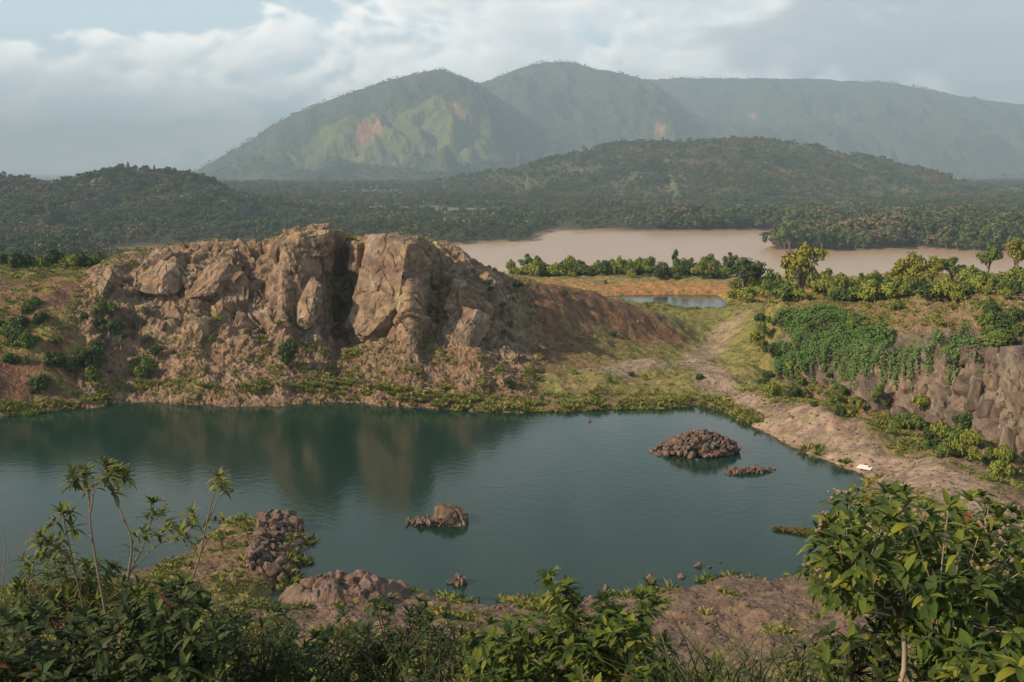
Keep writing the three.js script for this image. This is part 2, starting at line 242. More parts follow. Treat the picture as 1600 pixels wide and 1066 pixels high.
function groundCover(x, d) { // [colour, grass share]
  let w = 0.02, c = [0.12 * 0.02, 0.12 * 0.02, 0.04 * 0.02], g = 0.7 * 0.02; const wx = x + fbm(x / 5, d / 5, 1) * 5, wd = d + fbm(x / 5, d / 5, 8) * 5;
  for (const [rx, rd, r, col, gs] of REG) { const q = ((wx - rx) ** 2 + (wd - rd) ** 2) / (r * r); if (q > 9) continue; const k = Math.exp(-q * 1.3); w += k; c[0] += col[0] * k; c[1] += col[1] * k; c[2] += col[2] * k; g += gs * k; }
  c = c.map((v) => v / w); g /= w;
  const n = fbm(x / 3.1, d / 3.1, 4) * 1.7 + fbm(x / 14, d / 14, 7) * 0.9;
  g = clamp(g + n * 0.75, 0, 1);
  const gc = mixc(GRASS, DRY, clamp(0.3 + fbm(x / 4, d / 4, 12) * 1.6, 0, 0.85));
  c = mixc(c, gc, sst(0.35, 0.75, g) * 0.85);
  if (d > 60 && d < 215 && x > 5 && x < 70) { const r = roadMask(x, d); c = mixc(c, mixc(TRACK, GRASS, clamp(fbm(x / 2, d / 2, 30) * 1.6, 0, 0.5)), r); g *= 1 - r; }
  const v = 1 + fbm(x / 0.9, d / 0.9, 21, 3) * 0.7;
  return [[c[0] * v, c[1] * v, c[2] * v], g];
}
const FOREST = [0.04, 0.05, 0.02];
function farCover(x, d) {
  const n = fbm(x / 120, d / 120, 2), f = fbm(x / 260 + 4, d / 120, 17);
  let c = mixc(FOREST, [0.075, 0.075, 0.035], clamp(0.4 + n * 1.4, 0, 1));
  if (f > 0.07 && d > 1080) c = mixc(c, [0.2, 0.195, 0.075], sst(0.07, 0.12, f));
  const sd = d < 1400 ? polySD(LAKE, x, d) : 99; if (sd < 9) c = mixc([0.38, 0.23, 0.12], c, sst(2, 9, sd + n * 6));
  return c;
}
function sheet(rows, cols, fn, fcol, uvS = 1) {
  const pos = new Float32Array(rows * cols * 3), col = new Float32Array(rows * cols * 3), uv = new Float32Array(rows * cols * 2), idx = new Uint32Array((rows - 1) * (cols - 1) * 6);
  let k = 0;
  for (let j = 0; j < rows; j++) for (let i = 0; i < cols; i++) { const n = j * cols + i, [x, y, z, u, v] = fn(i, j); pos[n * 3] = x; pos[n * 3 + 1] = y; pos[n * 3 + 2] = z; uv[n * 2] = (u ?? x) * uvS; uv[n * 2 + 1] = (v ?? -z) * uvS; }
  for (let j = 0; j < rows - 1; j++) for (let i = 0; i < cols - 1; i++) { const a = j * cols + i, b = a + 1, c = a + cols, d = c + 1; idx[k++] = a; idx[k++] = b; idx[k++] = c; idx[k++] = b; idx[k++] = d; idx[k++] = c; }
  const g = new THREE.BufferGeometry(); g.setAttribute('position', new THREE.BufferAttribute(pos, 3)); g.setAttribute('uv', new THREE.BufferAttribute(uv, 2)); g.setIndex(new THREE.BufferAttribute(idx, 1)); g.computeVertexNormals();
  const nrm = g.attributes.normal.array;
  for (let n = 0; n < rows * cols; n++) { const c = fcol(pos[n * 3], pos[n * 3 + 1], pos[n * 3 + 2], nrm[n * 3 + 1], n % cols, (n / cols) | 0, nrm[n * 3]); col[n * 3] = Math.max(c[0], 0.004); col[n * 3 + 1] = Math.max(c[1], 0.004); col[n * 3 + 2] = Math.max(c[2], 0.003); }
  g.setAttribute('color', new THREE.BufferAttribute(col, 3));
  return g;
}
// ---------------------------------------------------------------- ground: one sheet from the camera's hill to the horizon, finer where it is near
{
  const rad = []; let d = 0.4; while (d < 15000) { rad.push(d); d += d < 44 ? 0.5 : d < 330 ? Math.max(0.3, d * 0.0036) : d * 0.012; }
  const cols = 620, A = 42 * Math.PI / 180, tans = Array.from({ length: cols }, (_, i) => { const s = i / (cols - 1) * 2 - 1; return Math.tan(A * (0.72 * s + 0.28 * s * s * s)); });
  const near = V(0, 0, 0);
  const g = sheet(rad.length, cols, (i, j) => { const D = rad[j], x = tans[i] * (D + 6); return [x, groundY(x, D), -D]; }, (x, y, z) => { const D = -z; if (D < 330) return groundCover(x, D)[0]; const f = farCover(x, D); return D < 480 ? mixc(groundCover(x, D)[0], f, sst(330, 480, D)) : f; });
  top(mesh('ground', g, M.ground), 'ground', 'grass, soil and gravel ground of the quarry and plain', 'ground', null, 'structure');
  console.log('ground', rad.length);
}
function waterSheet(poly, y, name, label, mat) {
  const s = new THREE.Shape(poly.map(([x, d]) => new THREE.Vector2(x, d))); const g = new THREE.ShapeGeometry(s); const p = g.attributes.position, uv = g.attributes.uv;
  for (let i = 0; i < p.count; i++) { const x = p.getX(i), d = p.getY(i); p.setXYZ(i, x, y, -d); uv.setXY(i, x, d); }
  g.computeVertexNormals();
  top(mesh(name, g, mat), name, label, 'water', null, 'structure');
}
const grow = (poly, k) => { const cx = poly.reduce((s, p) => s + p[0], 0) / poly.length, cd = poly.reduce((s, p) => s + p[1], 0) / poly.length; return poly.map(([x, d]) => [cx + (x - cx) * k, cd + (d - cd) * k]); };
waterSheet([[-100, 56], [60, 56], [60, 142], [-100, 142]], 0, 'pond_water', 'dark teal water of the flooded quarry pit', M.water);
waterSheet(grow(POND2, 1.12), 0.5, 'small_pond_water', 'blue green water of the small pond beside orange bank', M.water);
waterSheet([[-900, 470], [1100, 470], [1100, 1300], [-900, 1300]], -30, 'lake_water', 'muddy pinkish brown water of the wide lake', M.mud);

// ---------------------------------------------------------------- rock surfaces
const hash3 = (x, y, z) => { let n = Math.imul(x, 374761393) ^ Math.imul(y, 668265263) ^ Math.imul(z, 1440670441); n = Math.imul(n ^ (n >>> 13), 1274126177); n ^= n >>> 16; return n >>> 0; };
function facets(x, y, z, s) { // broken blocks: each cell its own step and tilt; returns [offset, edge]
  x /= s; y /= s; z /= s; const xi = Math.floor(x), yi = Math.floor(y), zi = Math.floor(z); let b = 9, b2 = 9, off = 0, off2 = 0;
  for (let a = -1; a < 2; a++) for (let c = -1; c < 2; c++) for (let e = -1; e < 2; e++) {
    const h = hash3(xi + a, yi + c, zi + e), jx = xi + a + (h & 255) / 255, jy = yi + c + ((h >> 8) & 255) / 255, jz = zi + e + ((h >> 16) & 255) / 255;
    const dx = x - jx, dy = y - jy, dz = z - jz, ax = Math.abs(dx), ay = Math.abs(dy), az = Math.abs(dz), q0 = Math.max(ax, ay, az) + 0.35 * (ax + ay + az), q = q0 * q0 * 0.4;
    if (q < b2) { const k = (h >>> 24) / 255, of = (k - 0.5) + ((h & 15) / 15 - 0.5) * dx * 1.1 + (((h >> 4) & 15) / 15 - 0.5) * dy * 1.3 + (((h >> 9) & 15) / 15 - 0.5) * dz * 1.1; if (q < b) { b2 = b; off2 = off; b = q; off = of; } else { b2 = q; off2 = of; } }
  }
  const ed = Math.sqrt(b2) - Math.sqrt(b), tb = 0.5 + 0.5 * sst(0, 0.075, ed); return [(off * tb + off2 * (1 - tb)) * s, ed];
}
function loft(colsIn, nu, nv, seed, amp, endSink, smooth) {
  const cols = colsIn.map(([px, ...rows]) => rows.map(([py, D]) => at(px, py, D)));
  const us = [0]; for (let i = 1; i < cols.length; i++) us.push(us[i - 1] + cols[i][3].distanceTo(cols[i - 1][3]));
  const L = us[us.length - 1], R = 8, P = [], hull = [];
  const cat = (a, b, c, d, t) => { const r = (k) => { const lin = lerp(b[k], c[k], t), cr = 0.5 * (2 * b[k] + (c[k] - a[k]) * t + (2 * a[k] - 5 * b[k] + 4 * c[k] - d[k]) * t * t + (3 * b[k] - a[k] - 3 * c[k] + d[k]) * t * t * t); return lerp(lin, cr, 0.35); }; return V(r('x'), r('y'), r('z')); };
  const cl = (v, n) => clamp(v, 0, n - 1);
  // even arc-length columns
  for (let i = 0; i < nu; i++) {
    const u = i / (nu - 1) * L; let k = 0; while (k < us.length - 2 && us[k + 1] < u) k++; const t = (u - us[k]) / (us[k + 1] - us[k]);
    const ctrl = []; for (let r = 0; r < R; r++) ctrl.push(cat(cols[cl(k - 1, cols.length)][r], cols[k][r], cols[k + 1][r], cols[cl(k + 2, cols.length)][r], t));
    const base = ctrl[0].clone(); base.y -= 2.5; base.z += 2; ctrl[0].y = Math.max(ctrl[0].y, -0.6); ctrl.unshift(base);
    const back = ctrl[R].clone(); back.y -= 7; back.z -= 12; ctrl.push(back);
    const vs = [0]; for (let r = 1; r < ctrl.length; r++) vs.push(vs[r - 1] + ctrl[r].distanceTo(ctrl[r - 1]) * (r === ctrl.length - 1 ? 0.2 : r === ctrl.length - 2 ? 0.45 : 1));
    const e = Math.min(u, L - u), sink = endSink * (1 - sst(0, 9, e));
    for (let j = 0; j < nv; j++) { const v = j / (nv - 1) * vs[vs.length - 1]; let q = 0; while (q < vs.length - 2 && vs[q + 1] < v) q++; const tt = (v - vs[q]) / (vs[q + 1] - vs[q]); const p = cat(ctrl[cl(q - 1, ctrl.length)], ctrl[q], ctrl[q + 1], ctrl[cl(q + 2, ctrl.length)], tt); p.y -= sink; P[j * nu + i] = p; hull[j * nu + i] = [u, v, q + tt]; }
  }
  // normals of the smooth form, then break it into blocks along them
  const N = P.map((p, n) => { const i = n % nu, j = (n / nu) | 0, a = P[j * nu + Math.max(0, i - 2)], b = P[j * nu + Math.min(nu - 1, i + 2)], c = P[Math.max(0, j - 2) * nu + i], d = P[Math.min(nv - 1, j + 2) * nu + i]; return V().subVectors(b, a).cross(V().subVectors(d, c)).normalize(); });
  const Q = [], edge = [];
  P.forEach((p, n) => {
    const row = hull[n][2], rk = amp(row, p), wx = p.x + fbm(p.x / 6, p.y / 6, p.z / 6 + seed) * 1.6, wy = p.y * 0.6 + fbm(p.x / 6 + 9, p.y / 6, p.z / 6) * 1.6, wz = p.z + fbm(p.x / 6, p.y / 6 + 9, p.z / 6) * 1.6;
    const sx = wx * 0.9 + wy * (seed === 7 ? 0.1 : 0.5), sy = seed === 7 ? wy * 0.5 : wy * 0.6 - wx * 0.28;
    const f1 = facets(sx, sy, wz, 6.5), f2 = facets(sx + 31, sy + 17, wz, 2.3), f3 = facets(wx + 3, wy + 5, wz, 0.95), f4 = facets(wx + 13, wy * 1.2 + 5, wz, 0.42);
    const soft = fbm(p.x / 6, p.y / 6, p.z / 6 + 3) * 1.6 + fbm(p.x / 1.7, p.y / 1.7, p.z / 1.7) * 0.8;
    const crk = sst(-0.05, 0.25, fbm(p.x / 5, p.y / 5, p.z / 5 + 77)), sl = smooth ? smooth(p, row) : 1; let d = rk * (f1[0] * 0.27 * sl * (1 - 0.7 * sst(5.6, 6.4, row)) + f2[0] * 0.4 * sl + f3[0] * 0.3 * (0.35 + 0.65 * sl) + f4[0] * 0.24 - (1 - sst(0, 0.06, f2[1])) * 0.28 * sl * crk - (1 - sst(0, 0.05, f1[1])) * 0.6 * sl * crk - (1 - Math.abs(noise(sx / 2.6, sy / 7, wz / 2.6)) * 9 > 0 ? (1 - Math.abs(noise(sx / 2.6, sy / 7, wz / 2.6)) * 9) * 0.45 * sl : 0)) + (1 - rk) * (soft * 0.8 + f3[0] * 0.4 + f4[0] * 0.4) + fbm(p.x * 1.6, p.y * 1.6, p.z * 1.6, 3) * 0.2;
    edge[n] = f2[1]; Q[n] = p.clone().addScaledVector(N[n], d);
  });
  return { P: Q, N, hull, nu, nv, rk: (n) => amp(hull[n][2], P[n]), edge };
}
// how much of each place is bare broken rock: outcrop rows run 0 below water .. 9 behind the crest
const outAmp = (row, p) => { const D = -p.z, xl = p.x; const cliff = sst(3.2, 4.0, row) * (1 - sst(6.6, 7.2, row)), right = 1 - sst(-4, 6, xl), left = sst(-62, -52, xl); return clamp((0.3 + 0.1 * fbm(xl / 8, p.y / 5, 3)) + (cliff * 1.0) * right * left + (row < 3.2 ? fbm(xl / 7, p.y / 4, D / 7) * 0.9 : 0), 0.05, 1.15) * (xl > 2 ? 0.45 : 1); };
const wallAmp = (row) => clamp(sst(1.7, 2.2, row) * (1 - sst(4.2, 4.9, row)) * 0.95 + 0.22, 0, 1);
const ROCKA = [0.255, 0.185, 0.13], ROCKB = [0.33, 0.232, 0.135], ROCKC = [0.115, 0.075, 0.058], ROCKD = [0.36, 0.31, 0.255], PURP = [0.195, 0.125, 0.1];
function rockColour(x, y, z, ny, rk, edge) {
  const a = fbm(x / 7, y / 7, z / 7 + 5) * 1.8, b = fbm(x / 2.2 + 5, y / 2.2, z / 2.2) * 1.7, c = fbm(x / 11, y / 5, z / 11 + 40) * 2;
  let col = mixc(ROCKA, ROCKB, clamp(a + 0.25 + b * 0.3, 0, 1)); col = mixc(col, PURP, clamp(c + b * 0.3, 0, 0.8)); col = mixc(col, ROCKC, clamp(b * 0.9 - 0.05, 0, 0.75)); col = mixc(col, ROCKD, clamp(fbm(x / 4, y / 4 + 60, z / 4) * 3 - 0.35, 0, 0.75));
  const soil = mixc(SOIL, [0.24, 0.16, 0.105], clamp(0.5 + b, 0, 1)); col = mixc(soil, col, clamp(rk * 1.25, 0, 1));
  const streak = fbm(x / 1.1, y / 6, z / 1.1 + 90) * 2.2; col = mixc(col, [0.095, 0.065, 0.055], clamp(streak - 0.25, 0, 0.6) * clamp(rk, 0, 1)); col = mixc(col, [0.36, 0.225, 0.12], clamp(fbm(x / 5 + 70, y / 5, z / 5) * 3 - 0.45, 0, 0.55) * clamp(rk, 0, 1));
  const moss = clamp((ny - 0.38) * 1.5 + fbm(x / 3, y / 3, z / 3 + 8) * 2.4 - 0.35 - rk * 0.35 - (x < 0 && y < 5 ? 0.1 : 0), 0, 0.8);
  col = mixc(col, mixc([0.115, 0.12, 0.035], DRY, clamp(0.35 + b * 0.8, 0, 1)), moss);
  const v = 1 + fbm(x * 1.3, y * 1.3, z * 1.3, 3) * 0.75; return col.map((q) => q * v);
}
function rockMesh(lf, col) { return sheet(lf.nv, lf.nu, (i, j) => { const n = j * lf.nu + i, p = lf.P[n]; return [p.x, p.y, p.z, lf.hull[n][0], lf.hull[n][1]]; }, (x, y, z, ny, i, j) => col(x, y, z, ny, lf.rk(j * lf.nu + i), lf.edge[j * lf.nu + i], lf.hull[j * lf.nu + i][2])); }
const outcrop = loft(OUTCROP.filter((c) => c[0] <= 900), 760, 290, 1, outAmp, 2.2, (p, row) => 1 - 0.75 * sst(-25.5, -23.5, p.x) * (1 - sst(-15, -13, p.x)) * sst(4.6, 5.2, row) - 0.6 * sst(-38, -34, p.x + (row - 5) * 2) * (1 - sst(-31, -28, p.x + (row - 5) * 2)) * sst(4, 4.5, row) * (1 - sst(6, 6.4, row)));
top(mesh('rock_outcrop', rockMesh(outcrop, rockColour), M.rock), 'rock_outcrop', 'tall pinkish brown rock outcrop with scree slope rising from the far pond shore', 'rock outcrop');
const wall = loft(WALL, 620, 240, 7, wallAmp, 3.2);
top(mesh('quarry_wall', rockMesh(wall, (x, y, z, ny, rk, e, row) => { let c = rockColour(x, y, z, ny, rk, e); const g = [0.17, 0.15, 0.128]; c = mixc(c, g, rk > 0.6 ? clamp(0.6 + fbm(x / 3, y / 3, z / 3) * 1.2, 0, 0.9) : 0); if (row > 4.8) c = mixc(c, DRY, 0.35); const end = 1 - sst(0.262, 0.282, x / -z + fbm(x / 2, y / 2, z / 2) * 0.02); return end > 0 ? mixc(c, groundCover(x, -z)[0], end) : c; }), M.rock), 'quarry_wall', 'grey brown cut quarry wall with grassy top beside the dirt road', 'cliff');

// ---------------------------------------------------------------- hills and mountains
function ridgeHeight(line, x, d, slope, spurF, spurA, seed, amp = 110, pw = 1) {
  // line: [x, d, y]; crest falls off on both sides with spurs and gullies
  let best = 1e9, cy = 0, cs = 0, s0 = 0;
  for (let i = 1; i < line.length; i++) { const a = line[i - 1], b = line[i], [q, t] = segDist(x, d, a[0], a[1], b[0], b[1]), l = Math.hypot(b[0] - a[0], b[1] - a[1]); if (q < best) { best = q; cy = lerp(a[2], b[2], t); cs = s0 + l * t; } s0 += l; }
  const wr = fbm(x / 900, d / 900, seed) * 260, sp = ridged((cs + wr) * spurF, best / 2600 + seed, seed, 4) - 0.42;
  return cy - best ** pw * slope * (1 - sp * spurA * sst(0, 300, best)) + sp * amp * sst(20, 500, best);
}
const crest = (pairs, D, dd = 0) => pairs.map(([px, py], i) => { const p = at(px, py, D + (Array.isArray(dd) ? dd[i] : dd * Math.sin(i * 1.7))); return [p.x, -p.z, p.y]; });
const MT_A = crest([[120, 330], [240, 295], [300, 270], [350, 241], [400, 212], [460, 176], [500, 161], [560, 140], [600, 126], [650, 113], [690, 107], [722, 120], [745, 130], [800, 165], [860, 205]], 5600, 60);
const MT_B = crest([[680, 150], [745, 131], [790, 115], [830, 100], [860, 93], [900, 98], [935, 108], [980, 116], [1010, 123], [1040, 140], [1075, 175]], 6700, 60);
const MT_C = crest([[940, 130], [1010, 124], [1050, 121], [1110, 122], [1200, 121], [1300, 124], [1400, 129], [1450, 139], [1500, 149], [1560, 158], [1640, 165], [1800, 168], [2000, 185]], 8000, 80);
const FOOT = crest([[470, 225], [510, 203], [548, 190], [580, 200], [610, 192], [648, 178], [690, 195], [740, 207], [800, 222], [860, 240]], 4700, 40);
const FOOT_B = crest([[500, 262], [530, 245], [560, 236], [600, 250], [640, 268]], 4000, 20);
const FOOT_C = crest([[880, 225], [960, 205], [1040, 212], [1120, 230], [1300, 255], [1500, 270]], 5600, 50);
const FOOT_D = crest([[150, 300], [250, 292], [330, 284], [420, 278], [500, 276], [600, 276], [700, 270], [800, 262]], 3600, 60);
const FOOT_E = crest([[1420, 290], [1480, 284], [1540, 279], [1620, 276], [1720, 272], [1900, 265]], 3900, 60);
function mountainY(x, d) {
  let y = Math.max(ridgeHeight(MT_A, x, d, 0.42, 1 / 620, 0.55, 3), ridgeHeight(MT_B, x, d, 0.44, 1 / 640, 0.55, 9), ridgeHeight(MT_C, x, d, 0.40, 1 / 700, 0.55, 15), ridgeHeight(FOOT, x, d, 0.38, 1 / 380, 0.5, 21), ridgeHeight(FOOT_B, x, d, 0.3, 1 / 260, 0.4, 27), ridgeHeight(FOOT_C, x, d, 0.36, 1 / 420, 0.5, 33), ridgeHeight(FOOT_D, x, d, 0.16, 1 / 300, 0.4, 37, 40), ridgeHeight(FOOT_E, x, d, 0.16, 1 / 300, 0.4, 39, 40));
  const wx = x + fbm(x / 500, d / 500, 12) * 300, wd = d + fbm(x / 500, d / 500, 14) * 300; y += ((ridged(wx / 560, wd / 800, 5, 4) - 0.62) * 190 + (ridged(wx / 170, wd / 300, 8, 3) - 0.6) * 110) * sst(30, 480, Math.min(lineDist(MT_A, x, d), lineDist(MT_B, x, d), lineDist(MT_C, x, d))) * sst(20, 160, y);
  return y + fbm(x / 260, d / 260, 2, 4) * 16 + fbm(x / 40, d / 40, 6, 2) * 7;
}
const scars = [[570, 206, 4580, 42, 60], [592, 202, 4600, 22, 55], [715, 174, 5250, 30, 12], [738, 190, 5200, 36, 10], [1022, 140, 6300, 32, 36], [1034, 202, 5500, 30, 26], [1182, 180, 7300, 16, 40], [1168, 203, 7100, 14, 34], [1010, 218, 5300, 40, 14], [870, 226, 5000, 18, 14]].map(([px, py, D, a, b]) => { const p = at(px, py, D); return [p.x, p.y, a, b]; });
{
  const rad = []; let d = 3000; while (d < 10500) { rad.push(d); d += d * 0.0062; }
  const cols = 560, g = sheet(rad.length, cols, (i, j) => { const x = Math.tan((i / (cols - 1) * 2 - 1) * 0.68) * rad[j]; return [x, mountainY(x, rad[j]), -rad[j]]; }, (x, y, z, ny) => {
    const D = -z, n = fbm(x / 330, D / 330, 3) * 1.5, m = fbm(x / 60, D / 60, 8) * 1.2;
    let c = mixc([0.036, 0.055, 0.024], [0.08, 0.095, 0.036], clamp(0.4 + n + m * 0.6, 0, 1));
    const foot = Math.exp(-(((x - -520) / 480) ** 2 + ((D - 4560) / 300) ** 2));
    c = mixc(c, [0.16, 0.178, 0.055], clamp(sst(0.22, 0.7, foot + m * 0.2 + n * 0.2) * 0.85, 0, 1));  // sunlight on the green foothill is put into this lighter colour
    for (const [sx, sy, a, b] of scars) { const q = ((x - sx + m * 25) / a) ** 2 + ((y - sy) / b) ** 2; if (q < 2) c = mixc([0.4, 0.185, 0.12], c, sst(0.75, 1.05, q + m * 0.9 + fbm(x / 14, y / 90, 3) * 0.9)); }
    return c;
  });
  top(mesh('mountains', g, M.far), 'mountain_range', 'hazy forested mountain range with red landslide scars', 'mountain', null, 'structure');
}
const HILL_L = crest([[-500, 250], [-300, 262], [-120, 272], [0, 281], [40, 287], [80, 294], [120, 286], [170, 274], [220, 267], [260, 272], [300, 290], [340, 302], [400, 314], [470, 324], [560, 334], [640, 340]], 1250, 30);
const HILL_M = crest([[470, 322], [560, 302], [640, 290], [720, 279], [800, 265], [860, 252], [910, 238], [960, 226], [1000, 223], [1050, 224], [1100, 222], [1150, 219], [1200, 221], [1260, 227], [1330, 243], [1400, 262], [1460, 280], [1500, 292], [1560, 305]], 2300, 50);
const HILL_R = crest([[1480, 300], [1560, 294], [1620, 288], [1720, 280], [1900, 270]], 2000, 20);
const edgeDrop = (v, a, b) => 60 * (1 - sst(0, 0.12, Math.min((v - a) / (b - a), 1)));
const hillY = (line, sl, sd) => (x, d) => { const f = ridgeHeight(line, x, d, sl, 1 / 240, 0.12, sd, 7) + fbm(x / 90, d / 90, sd) * 8; return f; };
const hillL = hillY(HILL_L, 0.17, 41), hillM = hillY(HILL_M, 0.19, 47), hillR = hillY(HILL_R, 0.12, 53);
const hillCol = (x, y, z) => { const D = -z, n = fbm(x / 130, D / 130, 13) * 1.6, m = fbm(x / 40, D / 40, 18); let c = mixc([0.06, 0.07, 0.028], [0.13, 0.125, 0.05], clamp(0.45 + n, 0, 1)); return mixc(c, [0.17, 0.105, 0.065], clamp(fbm(x / 110 + 30, D / 110, 9) * 3.4 - 0.75 + m, 0, 0.55)); };
function hillSheet(fy, xa, xb, da, db, nx, nd, name, label) { top(mesh(name, sheet(nd, nx, (i, j) => { const x = lerp(xa, xb, i / (nx - 1)), d = lerp(da, db, j / (nd - 1)); const e = Math.min(i / (nx - 1), 1 - i / (nx - 1), j / (nd - 1)); return [x, Math.max(fy(x, d) - 60 * (1 - sst(0, 0.12, e)), -60), -d]; }, hillCol), M.far), name, label, 'hill', null, 'structure'); }
hillSheet(hillL, -1300, 160, 780, 1750, 260, 180, 'wooded_hill', 'low dark wooded hill behind the rock outcrop');
hillSheet(hillM, -1100, 1500, 1350, 3000, 350, 220, 'scrub_hill', 'broad scrubby green hill beyond the muddy lake');
hillSheet(hillR, 600, 2100, 1250, 2600, 150, 120, 'low_hill', 'low wooded rise at the foot of the misty ridge');

// ---------------------------------------------------------------- foliage kit
function leafGeo(w, fold, droop, seg = 4) { // a blade 1 long along +y, facing +z
  const p = [], ix = []; for (let i = 0; i <= seg; i++) { const t = i / seg, ww = w * Math.pow(Math.sin(Math.PI * Math.min(0.985, 0.06 + t * 0.94)), 0.75) * 0.5, y = t * (1 - droop * 0.25 * t), z = -droop * t * t; p.push(-ww, y, z + ww * fold, 0, y, z, ww, y, z + ww * fold); }
  for (let i = 0; i < seg; i++) { const a = i * 3; ix.push(a, a + 1, a + 3, a + 1, a + 4, a + 3, a + 1, a + 2, a + 4, a + 2, a + 5, a + 4); }
  const g = new THREE.BufferGeometry(); g.setAttribute('position', new THREE.Float32BufferAttribute(p, 3)); g.setIndex(ix); g.computeVertexNormals(); return g;
}
const UPV = V(0, 1, 0);
function leafMatrix(pos, dir, len, roll, R) { // y axis along dir, face turned up
  const y = dir.clone().normalize(); let x = V().crossVectors(y, UPV); if (x.lengthSq() < 1e-4) x.set(1, 0, 0); x.normalize().applyAxisAngle(y, roll); const z = V().crossVectors(x, y); return new THREE.Matrix4().makeBasis(x, y, z).scale(V(len * R, len, len)).setPosition(pos);
}
function tube(points, r0, r1, rad = 5) { const c = new THREE.CatmullRomCurve3(points), n = Math.max(3, points.length * 2), g = new THREE.TubeGeometry(c, n, 1, rad, false), p = g.attributes.position; for (let i = 0; i <= n; i++) { const q = c.getPointAt(i / n), r = lerp(r0, r1, i / n); for (let j = 0; j <= rad; j++) { const k = i * (rad + 1) + j; p.setXYZ(k, q.x + (p.getX(k) - q.x) * r, q.y + (p.getY(k) - q.y) * r, q.z + (p.getZ(k) - q.z) * r); } } return g; }
// quads of leaf clumps for crowns at a distance
function clumpGeo(list, R, size, colour) { // list of [point, outward]
  const pos = [], col = [], ix = []; let k = 0;
  for (const [p, n] of list) {
    const s = size * (0.6 + R() * 0.8), d = V(n.x + (R() - 0.5) * 1.3, n.y * 0.6 + 0.25 + (R() - 0.5) * 1.3, n.z + (R() - 0.5) * 1.3).normalize(), a = V().crossVectors(d, V(R() - 0.5, R() - 0.5, R() - 0.5)).normalize(), b = V().crossVectors(d, a);
    const c = colour(R, p), tip = p.clone().addScaledVector(b, s), l = p.clone().addScaledVector(a, s * 0.42).addScaledVector(b, s * 0.1).addScaledVector(d, s * 0.15), r = p.clone().addScaledVector(a, -s * 0.42).addScaledVector(b, s * 0.16).addScaledVector(d, s * 0.15), q = p.clone().addScaledVector(b, -s * 0.75);
    for (const v of [q, l, tip, r]) { pos.push(v.x, v.y, v.z); col.push(...c); } ix.push(k, k + 1, k + 2, k, k + 2, k + 3); k += 4;
  }
  const g = new THREE.BufferGeometry(); g.setAttribute('position', new THREE.Float32BufferAttribute(pos, 3)); g.setAttribute('color', new THREE.Float32BufferAttribute(col, 3)); g.setIndex(ix); g.computeVertexNormals(); return g;
}
const shade = (base, amt) => (R) => { const v = 1 + (R() - 0.5) * amt, y = (R() - 0.5) * 0.25; return [base[0] * v * (1 + y), base[1] * v, base[2] * v * (1 - y)]; };
function crownPoints(R, lobes, n) { const out = []; for (let i = 0; i < n; i++) { const [cx, cy, cz, r, ry] = lobes[Math.floor(R() * lobes.length)], th = R() * 6.283, ct = R() * 2 - 1, st = Math.sqrt(1 - ct * ct), k = Math.pow(R(), 0.4), nn = V(st * Math.cos(th), ct, st * Math.sin(th)), f = 0.8 + 0.45 * noise(nn.x * 2 + cx * 3, nn.y * 2 + cy * 3, nn.z * 2 + cz); out.push([V(cx + nn.x * r * k * f, cy + nn.y * ry * k * f, cz + nn.z * r * k * f), nn]); } return out; }
const crownMat = new THREE.MeshStandardMaterial({ vertexColors: true, roughness: 0.85, side: THREE.DoubleSide });
// kinds of trees, unit height 1
function treeKind(seed, kind, n, size, base) {
  const R = rng(seed), lobes = [], limbs = [];
  if (kind === 'round') { const m = 8; for (let i = 0; i < m; i++) { const a = R() * 6.283, rr = 0.2 + R() * 0.12; lobes.push([Math.cos(a) * rr, 0.45 + R() * 0.4, Math.sin(a) * rr, 0.16 + R() * 0.07, 0.13 + R() * 0.06]); } lobes.push([0, 0.82, 0, 0.17, 0.15]); }
  if (kind === 'tall') { for (let i = 0; i < 7; i++) { const a = R() * 6.283, t = i / 6; lobes.push([Math.cos(a) * 0.1 * (1.2 - t), 0.35 + t * 0.52, Math.sin(a) * 0.1 * (1.2 - t), 0.12 * (1.25 - t * 0.6), 0.1]); } }
  if (kind === 'thin') { for (let i = 0; i < 6; i++) { const a = R() * 6.283, t = 0.25 + R() * 0.7; lobes.push([Math.cos(a) * 0.17, 0.3 + t * 0.65, Math.sin(a) * 0.17, 0.09, 0.07]); } }
  if (kind === 'bush') { for (let i = 0; i < 10; i++) { const a = R() * 6.283, rr = R() * 0.55; lobes.push([Math.cos(a) * rr, 0.22 + R() * 0.42 * (1 - rr * 0.6), Math.sin(a) * rr, 0.26 + R() * 0.1, 0.24]); } }
  for (const l of lobes) { const h = kind === 'bush' ? 0.02 : 0.25 + R() * 0.2; limbs.push(tube([V(0, h * 0.6, 0), V(l[0] * 0.5, (l[1] + h) / 2, l[2] * 0.5), V(l[0], l[1], l[2])], 0.016, 0.006, 4)); }
  limbs.push(tube([V(0, -0.06, 0), V(0.01, 0.3, 0.01), V(-0.01, kind === 'bush' ? 0.4 : 0.75, 0)], kind === 'thin' ? 0.014 : 0.026, 0.008, 6));
  return { crown: clumpGeo(crownPoints(R, lobes, n), R, size, shade(base, 0.75)), trunk: mergeGeometries(limbs) };
}
